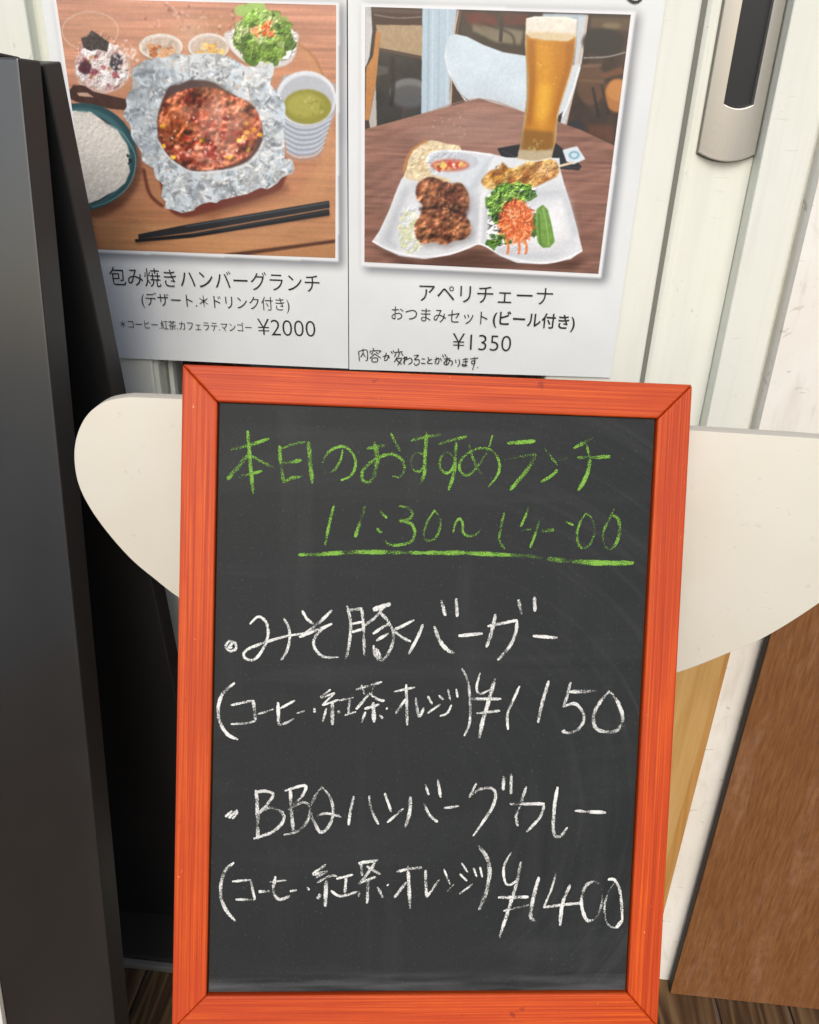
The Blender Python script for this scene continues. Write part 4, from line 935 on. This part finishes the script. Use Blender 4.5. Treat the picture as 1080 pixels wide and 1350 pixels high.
    c.poly([(110,868),(165,745),(200,665),(216,662),(180,760),(150,850),(180,890)], (176, 182, 190), 8, .55); c.poly([(520,905),(640,925),(740,918),(810,880),(770,900),(640,905),(530,880)], (184, 190, 198), 8, .6)
    c.poly([(770,680),(792,740),(818,830),(800,850),(776,760),(756,690)], (186, 192, 200), 7, .55); c.poly([(480,640),(560,680),(700,672),(765,664),(760,690),(650,700),(540,706)], (182, 188, 196), 8, .5); c.poly([(430,690),(462,690),(462,840),(436,872),(420,850),(440,780)], (180, 186, 194), 9, .5)
    # bread, cabbage
    c.poly([(205,600),(215,560),(240,525),(290,500),(350,512),(400,530),(380,640),(260,645),(200,632)], (226, 208, 172), 1.5, smooth=True, nz=.10, ns=16); c.line([(196,610),(210,560),(238,525),(280,502)], 11, (190, 134, 78), 2, .8); c.blobs(24, 270, 570, 50, 50, 10, [(240, 228, 200), (206, 180, 134)], 61, .5)
    c.blobs(60, 225, 820, 48, 78, 10, [(236, 236, 216), (212, 216, 180), (224, 226, 202), (198, 204, 160)], 62, .7)
    # sauce boat
    c.poly([(276,570),(290,545),(340,534),(420,538),(512,552),(500,590),(470,640),(440,680),(400,690),(360,640),(300,620)], (214, 220, 226), 1.4, smooth=True); c.ell(372, 576, 90, 34, (196, 202, 210), 2); c.ell(360, 588, 70, 22, (200, 110, 90), 3, .9); c.blobs(16, 360, 590, 52, 12, 9, [(206, 70, 52), (226, 170, 110), (238, 214, 120), (240, 226, 210)], 63, .9)
    c.line([(276,575),(290,548),(340,536),(430,540),(512,554)], 6, (244, 246, 248), 1.2, .9); c.poly([(470,600),(508,556),(480,640),(440,682),(420,680)], (180, 188, 196), 6, .6)
    # fried chicken
    KA = [(238,680),(250,648),(290,630),(330,640),(362,652),(400,652),(425,690),(428,730),(412,762),(430,790),(434,825),(412,850),(372,858),(340,872),(300,862),(262,868),(238,840),(234,800),(252,770),(262,730),(244,710)]
    c.poly([(x_ + 10, y_ + 14) for x_, y_ in KA], (120, 112, 112), 10, .5)
    m = c.mask(catmull(KA, 5, True), 2); n1 = vnoise(h, w, 22 * c.k, 22 * c.k, 71, 4); n2 = vnoise(h, w, 7 * c.k, 7 * c.k, 72, 2)
    t = np.clip(.48 + (n1 - .5) * 2.0 + (n2 - .5) * .5, 0, 1)[..., None]; c.put(m, np.array([88, 46, 32]) / 255 * (1 - t) + np.array([168, 112, 76]) / 255 * t); c.ell(300, 680, 34, 26, (150, 92, 58), 10, .6); c.ell(290, 800, 40, 36, (156, 104, 70), 12, .5); c.ell(380, 800, 34, 30, (146, 94, 60), 12, .5); c.blobs(16, 335, 760, 85, 95, 13, [(84, 44, 32), (74, 38, 30)], 74, .45, 3)
    c.line([(250,745),(300,738),(350,742),(420,768)], 13, (50, 26, 20), 4, .75); c.line([(330,645),(322,690),(345,735)], 9, (60, 32, 24), 5, .6); c.line([(345,770),(330,810),(350,860)], 9, (70, 38, 28), 6, .5); c.ell(275, 690, 22, 34, (178, 118, 78), 9, .55); c.ell(395, 815, 22, 26, (176, 118, 80), 9, .5); c.ell(268, 820, 16, 30, (172, 116, 78), 8, .5); c.blobs(40, 335, 750, 85, 100, 5, [(206, 150, 104), (190, 128, 84)], 73, .6); c.ell(380, 690, 40, 30, (72, 36, 28), 10, .5)
    c.relief(m, 46, 3.6, 141, spec=.5, th=.35, octv=3); c.relief(m, 15, .8, 142, octv=2)
    # grilled chicken
    CH = [(472,645),(500,610),(535,598),(548,578),(575,600),(620,585),(660,562),(720,566),(746,590),(742,625),(700,648),(640,672),(600,660),(540,672),(495,672)]
    m = c.mask(catmull(CH, 5, True), 2); n1 = vnoise(h, w, 24 * c.k, 24 * c.k, 74, 3)
    t = np.clip(.5 + (n1 - .5) * 2.4, 0, 1)[..., None]; c.put(m, np.array([150, 92, 40]) / 255 * (1 - t) + np.array([232, 192, 116]) / 255 * t); c.ell(700, 605, 38, 26, (226, 180, 130), 8, .6); c.blobs(14, 550, 615, 50, 30, 8, [(110, 66, 34), (196, 150, 50)], 75, .6)
    c.relief(m, 24, 1.8, 143, spec=.7, th=.3)
    # salad
    c.blobs(50, 555, 730, 55, 70, 20, [(84, 130, 50), (62, 104, 40), (120, 160, 66), (50, 84, 36), (146, 178, 96)], 76, .9, 1.5, .35); c.blobs(26, 590, 690, 60, 30, 16, [(96, 142, 50), (130, 170, 76), (70, 112, 42)], 77, .9); c.blobs(14, 530, 850, 44, 28, 12, [(84, 126, 50), (60, 100, 40)], 78, .9); c.blobs(12, 660, 800, 16, 40, 14, [(78, 118, 46), (58, 94, 36)], 80, .9)
    r = np.random.default_rng(79)
    c.ell(595, 785, 62, 72, (206, 104, 56), 5, 1, wob=.1)
    for _ in range(130):
        a_ = r.random() * 6.28; q = math.sqrt(r.random()); x_, y_ = 598 + q * 58 * math.cos(a_), 785 + q * 74 * math.sin(a_); d_ = r.random() * 3.1; l_ = 16 + r.random() * 16
        c.line([(x_, y_), (x_ + l_ * math.cos(d_) * .5 + 2, y_ + l_ * .5 * math.sin(d_) + 3), (x_ + l_ * math.cos(d_), y_ + l_ * math.sin(d_))], 5, [(232, 128, 70), (240, 150, 96), (212, 96, 48), (244, 184, 140), (190, 76, 40)][int(r.random() * 5)], .8, .9)
    for x_ in (560, 600, 625): c.line([(x_, 850), (x_ + 8, 880), (x_ + 4, 905)], 9, (232, 120, 62), 1.2, .9)
    c.poly([(668,745),(690,728),(708,745),(722,800),(733,860),(716,880),(690,882),(672,862),(664,800)], (112, 154, 72), 1.5, nz=.12); c.line([(690,738),(704,800),(712,872)], 5, (152, 188, 104), 1.5, .8); c.line([(676,760),(682,870)], 5, (74, 112, 48), 1.5, .8)
    c.relief([(500,690),(560,650),(650,660),(660,700),(560,740),(550,800),(560,870),(500,860),(495,760)], 30, 1.8, 144, True, .3); c.relief([(540,720),(600,705),(655,740),(650,840),(610,905),(530,850)], 12, 1.1, 145)
    c.relief([(205,600),(240,525),(350,512),(400,530),(300,640)], 22, 1.0, 146); c.relief([(180,760),(240,740),(270,880),(190,890)], 16, .8, 147)
    c.relief([(90,860),(190,640),(470,560),(760,600),(830,890),(470,870)], 160, .10, 148)
    # beer glass
    GLS = [(630,66),(812,72),(808,150),(796,230),(775,310),(752,380),(742,440),(738,500),(722,560),(660,574),(600,566),(612,500),(622,430),(632,350),(632,250),(626,150)]
    c.poly(GLS, (176, 150, 110), 1.2); c.poly([(636,120),(808,128),(802,170),(790,240),(768,320),(746,390),(734,450),(728,520),(690,540),(625,530),(626,460),(638,380),(642,280),(632,180)], (188, 122, 32), 1.5)
    c.poly([(660,140),(720,140),(730,240),(716,360),(700,470),(664,470),(668,330),(664,220)], (214, 150, 44), 14, .8); c.poly([(640,140),(662,140),(666,300),(650,440),(632,450),(644,330),(640,220)], (150, 88, 22), 6, .6); c.poly([(770,150),(805,150),(790,240),(762,330),(735,420),(725,420),(750,310),(772,220)], (160, 96, 30), 6, .7)
    c.poly([(675,300),(722,300),(712,400),(690,440),(668,420)], (232, 176, 60), 12, .8); c.poly([(622,460),(728,470),(726,530),(660,545),(610,530)], (120, 84, 34), 5, .7); c.blobs(26, 710, 240, 60, 90, 3, [(236, 196, 110), (222, 170, 80)], 83, .5); c.blobs(20, 665, 520, 46, 22, 6, [(220, 206, 160), (90, 62, 30), (180, 150, 90)], 84, .6)
    c.poly([(604,535),(725,535),(722,562),(660,576),(600,566)], (190, 176, 148), 2, .8); c.line([(602,566),(660,574),(722,562)], 5, (232, 226, 210), 1.2, .9)
    c.poly([(632,66),(660,58),(780,60),(812,72),(808,128),(780,146),(700,142),(650,134),(630,120)], (232, 226, 212), 1.6, nz=.06); c.poly([(636,112),(808,120),(806,136),(770,148),(690,144),(640,136)], (212, 186, 140), 4, .7); c.line([(634,68),(700,62),(812,72)], 4, (246, 244, 238), 1, .9)
    c.line([(810,90),(800,220),(770,320),(740,420)], 4, (214, 200, 176), 1.2, .8)
    c.im = c.im * (1 + .05 * (vnoise(h, w, 5, 5, 41, 1) - .5))[..., None]

def poster(name, label, sheet_px, quad, qoff, qsc, border, painter, seed, TW=760):
    """sheet_px: wall (x, z) corners TL TR BR BL; quad / border: picture corners in crop pixels"""
    (x0, zt), (x1, _), (x1b, zb1), (x0b, zb0) = sheet_px
    root = empty(name, ((x0 + x1) / 2, YS, zb0)); tag(root, label, 'poster', 'laminated menu posters on the glass door')
    # sheet: a thin laminated sheet, slightly wavy
    NX, NZ = 24, 40; V, UV = [], []
    def wave(x_, z_): return .00035 * math.sin(x_ * 34 + seed) * math.sin(z_ * 19 + seed * 2)
    for j in range(NZ + 1):
        for i in range(NX + 1):
            s_, t_ = i / NX, j / NZ
            x_ = (x0 * (1 - s_) + x1 * s_) * (1 - t_) + (x0b * (1 - s_) + x1b * s_) * t_
            z_ = zt * (1 - t_) + (zb0 * (1 - s_) + zb1 * s_) * t_
            V.append((x_, YS + wave(x_, z_), z_))
    Fc = [(j * (NX + 1) + i, (j + 1) * (NX + 1) + i, (j + 1) * (NX + 1) + i + 1, j * (NX + 1) + i + 1) for j in range(NZ) for i in range(NX)]
    zlo = min(zb0, zb1)
    SW, SH_ = 420, int(420 * (zt - zlo) / (x1 - x0))
    def s_map(px, py):
        p = on_plane(qoff[0] + px / qsc, qoff[1] + py / qsc, (0, YS, 0), WN); return ((p[0] - x0) / (x1 - x0) * SW, (zt - p[2]) / (zt - zlo) * SH_)
    sc_ = Canvas(SW, SH_, s_map); sc_.im[:] = np.array([231, 235, 236]) / 255
    sc_.im *= (1 + .03 * (vnoise(SH_, SW, 60, 60, seed, 2) - .5))[..., None]
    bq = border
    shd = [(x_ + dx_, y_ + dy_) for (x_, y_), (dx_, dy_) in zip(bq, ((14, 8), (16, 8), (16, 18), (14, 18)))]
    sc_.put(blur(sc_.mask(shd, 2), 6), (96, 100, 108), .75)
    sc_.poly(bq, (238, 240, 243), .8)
    m = wmesh('sheet', V, Fc, None, root)
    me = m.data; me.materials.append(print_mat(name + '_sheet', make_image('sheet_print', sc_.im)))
    uv = me.uv_layers.new(name='UVMap'); inv = base_of(root)
    for lp in me.loops:
        p = inv @ me.vertices[lp.vertex_index].co
        uv.data[lp.index].uv = ((p.x - x0) / (x1 - x0), 1 - (zt - p.z) / (zt - zlo))
    if me.polygons[0].normal.y > 0: me.flip_normals()
    so_ = m.modifiers.new('thickness', 'SOLIDIFY'); so_.thickness = .0005; so_.offset = -1
    # picture
    wq = [on_plane(qoff[0] + x_ / qsc, qoff[1] + y_ / qsc, (0, YS, 0), WN) for x_, y_ in quad]
    TH_ = int(TW * np.linalg.norm(wq[0] - wq[3]) / np.linalg.norm(wq[0] - wq[1]))
    H = homography([(p[0], p[2]) for p in wq], [(0, 0), (TW, 0), (TW, TH_), (0, TH_)])
    Hi = np.linalg.inv(H)
    def p_map(px, py):
        p = on_plane(qoff[0] + px / qsc, qoff[1] + py / qsc, (0, YS, 0), WN); return happly(H, p[0], p[2])
    cv_ = Canvas(TW, TH_, p_map); painter(cv_)
    V, UV = [], []; N_ = 24
    for j in range(N_ + 1):
        for i in range(N_ + 1):
            x_, z_ = happly(Hi, i / N_ * TW, j / N_ * TH_); V.append((x_, YS - .00035 + wave(x_, z_), z_)); UV.append((i / N_, 1 - j / N_))
    Fc = [(j * (N_ + 1) + i, (j + 1) * (N_ + 1) + i, (j + 1) * (N_ + 1) + i + 1, j * (N_ + 1) + i + 1) for j in range(N_) for i in range(N_)]
    pm = wmesh('printed_photo', V, Fc, None, root); me = pm.data
    me.materials.append(print_mat(name + '_photo', make_image('food_print', cv_.im, 1.03)))
    uv = me.uv_layers.new(name='UVMap')
    for lp in me.loops: uv.data[lp.index].uv = UV[lp.vertex_index]
    return root
def text_on_wall(s_, pl, pr, parent, weight=0.0, sy=1.0, name='lettering'):
    cu = bpy.data.curves.new('t', 'FONT'); cu.body = s_; cu.size = 1; cu.offset = weight; cu.resolution_u = 4
    ob = bpy.data.objects.new('t', cu); COL.objects.link(ob); bpy.context.view_layer.update()
    me = bpy.data.meshes.new_from_object(ob.evaluated_get(bpy.context.evaluated_depsgraph_get())); bpy.data.objects.remove(ob)
    co = np.array([v_.co[:] for v_ in me.vertices]); lo, hi = co.min(0), co.max(0)
    a = on_plane(*pl, (0, YS, 0), WN); b = on_plane(*pr, (0, YS, 0), WN); d = b - a; L_ = np.linalg.norm(d); ux = d / L_; uz = np.cross(ux, [0, 1, 0]); uz = uz if uz[2] > 0 else -uz
    k_ = L_ / (hi[0] - lo[0]); inv = base_of(parent).inverted()
    for v_, q in zip(me.vertices, co):
        w_ = a + ux * (q[0] - lo[0]) * k_ + uz * (q[1] - (lo[1] + hi[1]) / 2) * k_ * sy
        v_.co = inv @ Vector((w_[0], YS - .00078, w_[2]))
    return link(name, me, M['ink'], parent)

zb_l = aty(300, 479, YS)[2]
TOPZ = .10
xl0 = aty(55, 0, YS)[0]; xl1 = (aty(457, 0, YS)[0] + aty(459.5, 486, YS)[0]) / 2; xr0 = xl1 + .0008; xr1 = (aty(877, 0, YS)[0] + aty(808, 480, YS)[0]) / 2
def zline(p, q, x_):
    a, b = aty(*p, YS), aty(*q, YS); return a[2] + (b[2] - a[2]) * (x_ - a[0]) / (b[0] - a[0])
pL = poster('menu_poster', 'left laminated white menu poster with foil wrapped hamburger photo, priced 2000 yen',
    [(xl0, TOPZ), (xl1, TOPZ), (xl1, zline((160, 472), (459, 486), xl1)), (xl0, zline((160, 472), (459, 486), xl0))],
    [(38, -6), (1035, 18), (1032, 918), (167, 886)], (60, 0), 2.7, [(24, -18), (1046, 8), (1044, 932), (153, 897)], paint_left, 1)
pR = poster('menu_poster', 'right laminated white menu poster with beer glass and snack plate photo, priced 1350 yen',
    [(xr0, TOPZ), (xr1, TOPZ), (xr1, zline((460, 487), (808, 498), xr1)), (xr0, zline((460, 487), (808, 498), xr0))],
    [(58, 24), (1004, 52), (888, 974), (56, 932)], (460, 0), 2.7, [(42, 10), (1022, 40), (899, 990), (43, 947)], paint_right, 2)
text_on_wall('包み焼きハンバーグランチ', (145, 363.5), (421.5, 373.5), pL, -.004, 1.12)
text_on_wall('(デザート.＊ドリンク付き)', (187, 395), (382, 402.5), pL, -.004, 1.15)
text_on_wall('＊コーヒー.紅茶.カフェラテ.マンゴー', (159, 426.5), (332, 431.5), pL, -.004, 1.25)
text_on_wall('¥2000', (340, 430.5), (416, 433), pL, -.012, 1.0)
text_on_wall('アペリチェーナ', (553, 385.5), (729, 391), pR, -.004, 1.05)
text_on_wall('おつまみセット', (516.5, 412.5), (643, 419.5), pR, -.006, 1.1)
text_on_wall('(ビール付き)', (650, 420), (758, 426.5), pR, .014, 1.1)
text_on_wall('¥1350', (597, 449.5), (674, 452.5), pR, -.012, 1.0)
HW = [[(162,110),(168,176)],[(165,112),(215,105),(219,165),(207,172)],[(190,95),(190,125),(175,150)],[(192,125),(206,150)],
[(256,90),(258,103)],[(236,110),(238,123)],[(236,110),(302,108),(296,121)],[(256,118),(244,131)],[(275,118),(291,129)],[(266,128),(233,159)],[(266,128),(307,156)],[(250,155),(250,178),(282,178),(282,156),(250,155)],
[(318,146),(352,140),(346,166),(326,172)],[(342,120),(328,165)],[(355,136),(362,156)],[(371,111),(382,126)],[(385,106),(393,120)],
[(420,94),(420,113)],[(393,119),(447,114)],[(405,124),(394,147)],[(426,118),(420,150)],[(438,121),(450,140)],[(414,145),(393,182)],[(405,162),(441,158),(414,202)],[(405,165),(441,197)],
[(460,143),(458,197)],[(447,159),(475,150),(448,187)],[(470,166),(500,155),(507,180),(484,197)],
[(519,140),(549,137),(524,166),(551,165),(553,190),(530,202),(521,186)],[(570,159),(592,162)],[(566,188),(596,191)],[(611,148),(618,170)],[(637,161),(610,176),(612,189),(641,190)],
[(653,166),(681,158),(678,189),(664,193)],[(669,148),(656,192)],[(690,154),(699,173)],[(704,133),(712,151)],[(719,129),(727,146)],
[(713,161),(757,157)],[(735,143),(730,197)],[(755,165),(735,199),(714,186),(740,167),(770,180),(759,207)],[(789,164),(792,187)],[(810,161),(816,186),(803,212)],
[(834,166),(872,159)],[(837,181),(870,176)],[(852,153),(856,200),(836,206),(834,195),(867,206)],[(883,161),(937,154)],[(912,148),(914,186),(896,191),(895,175),(913,178),(899,232)],[(929,214),(935,219)]]
def to_wall(ox, oy, sc):
    def f(x_, y_):
        p = on_plane(ox + x_ / sc, oy + y_ / sc, (0, YS, 0), WN); return (p[0], p[2])
    return f
def wall_ink(strokes, ox, oy, sc, parent, name, wpx):
    me = ribbon_mesh([(wpx, s_) for s_ in strokes], to_wall(ox, oy, sc), 1 / sc * .00058, rnd, 0, .75, .12)
    inv = base_of(parent).inverted()
    for v_ in me.vertices: v_.co = inv @ Vector((v_.co.x, YS - .00078 - v_.co.z, v_.co.y))
    return link(name, me, M['ink'], parent)
wall_ink(HW, 440, 440, 4.909, pR, 'handwriting', 7.0)
wall_ink([[(828, -6), (829, -1), (834, 2.2), (840, 2.6), (845, -1), (846, -6)]], 0, 0, 1, pR, 'lettering', 3)
for ob in list(bpy.data.objects):
    if ob.type == 'MESH' and ob.users_collection == (): bpy.data.objects.remove(ob)
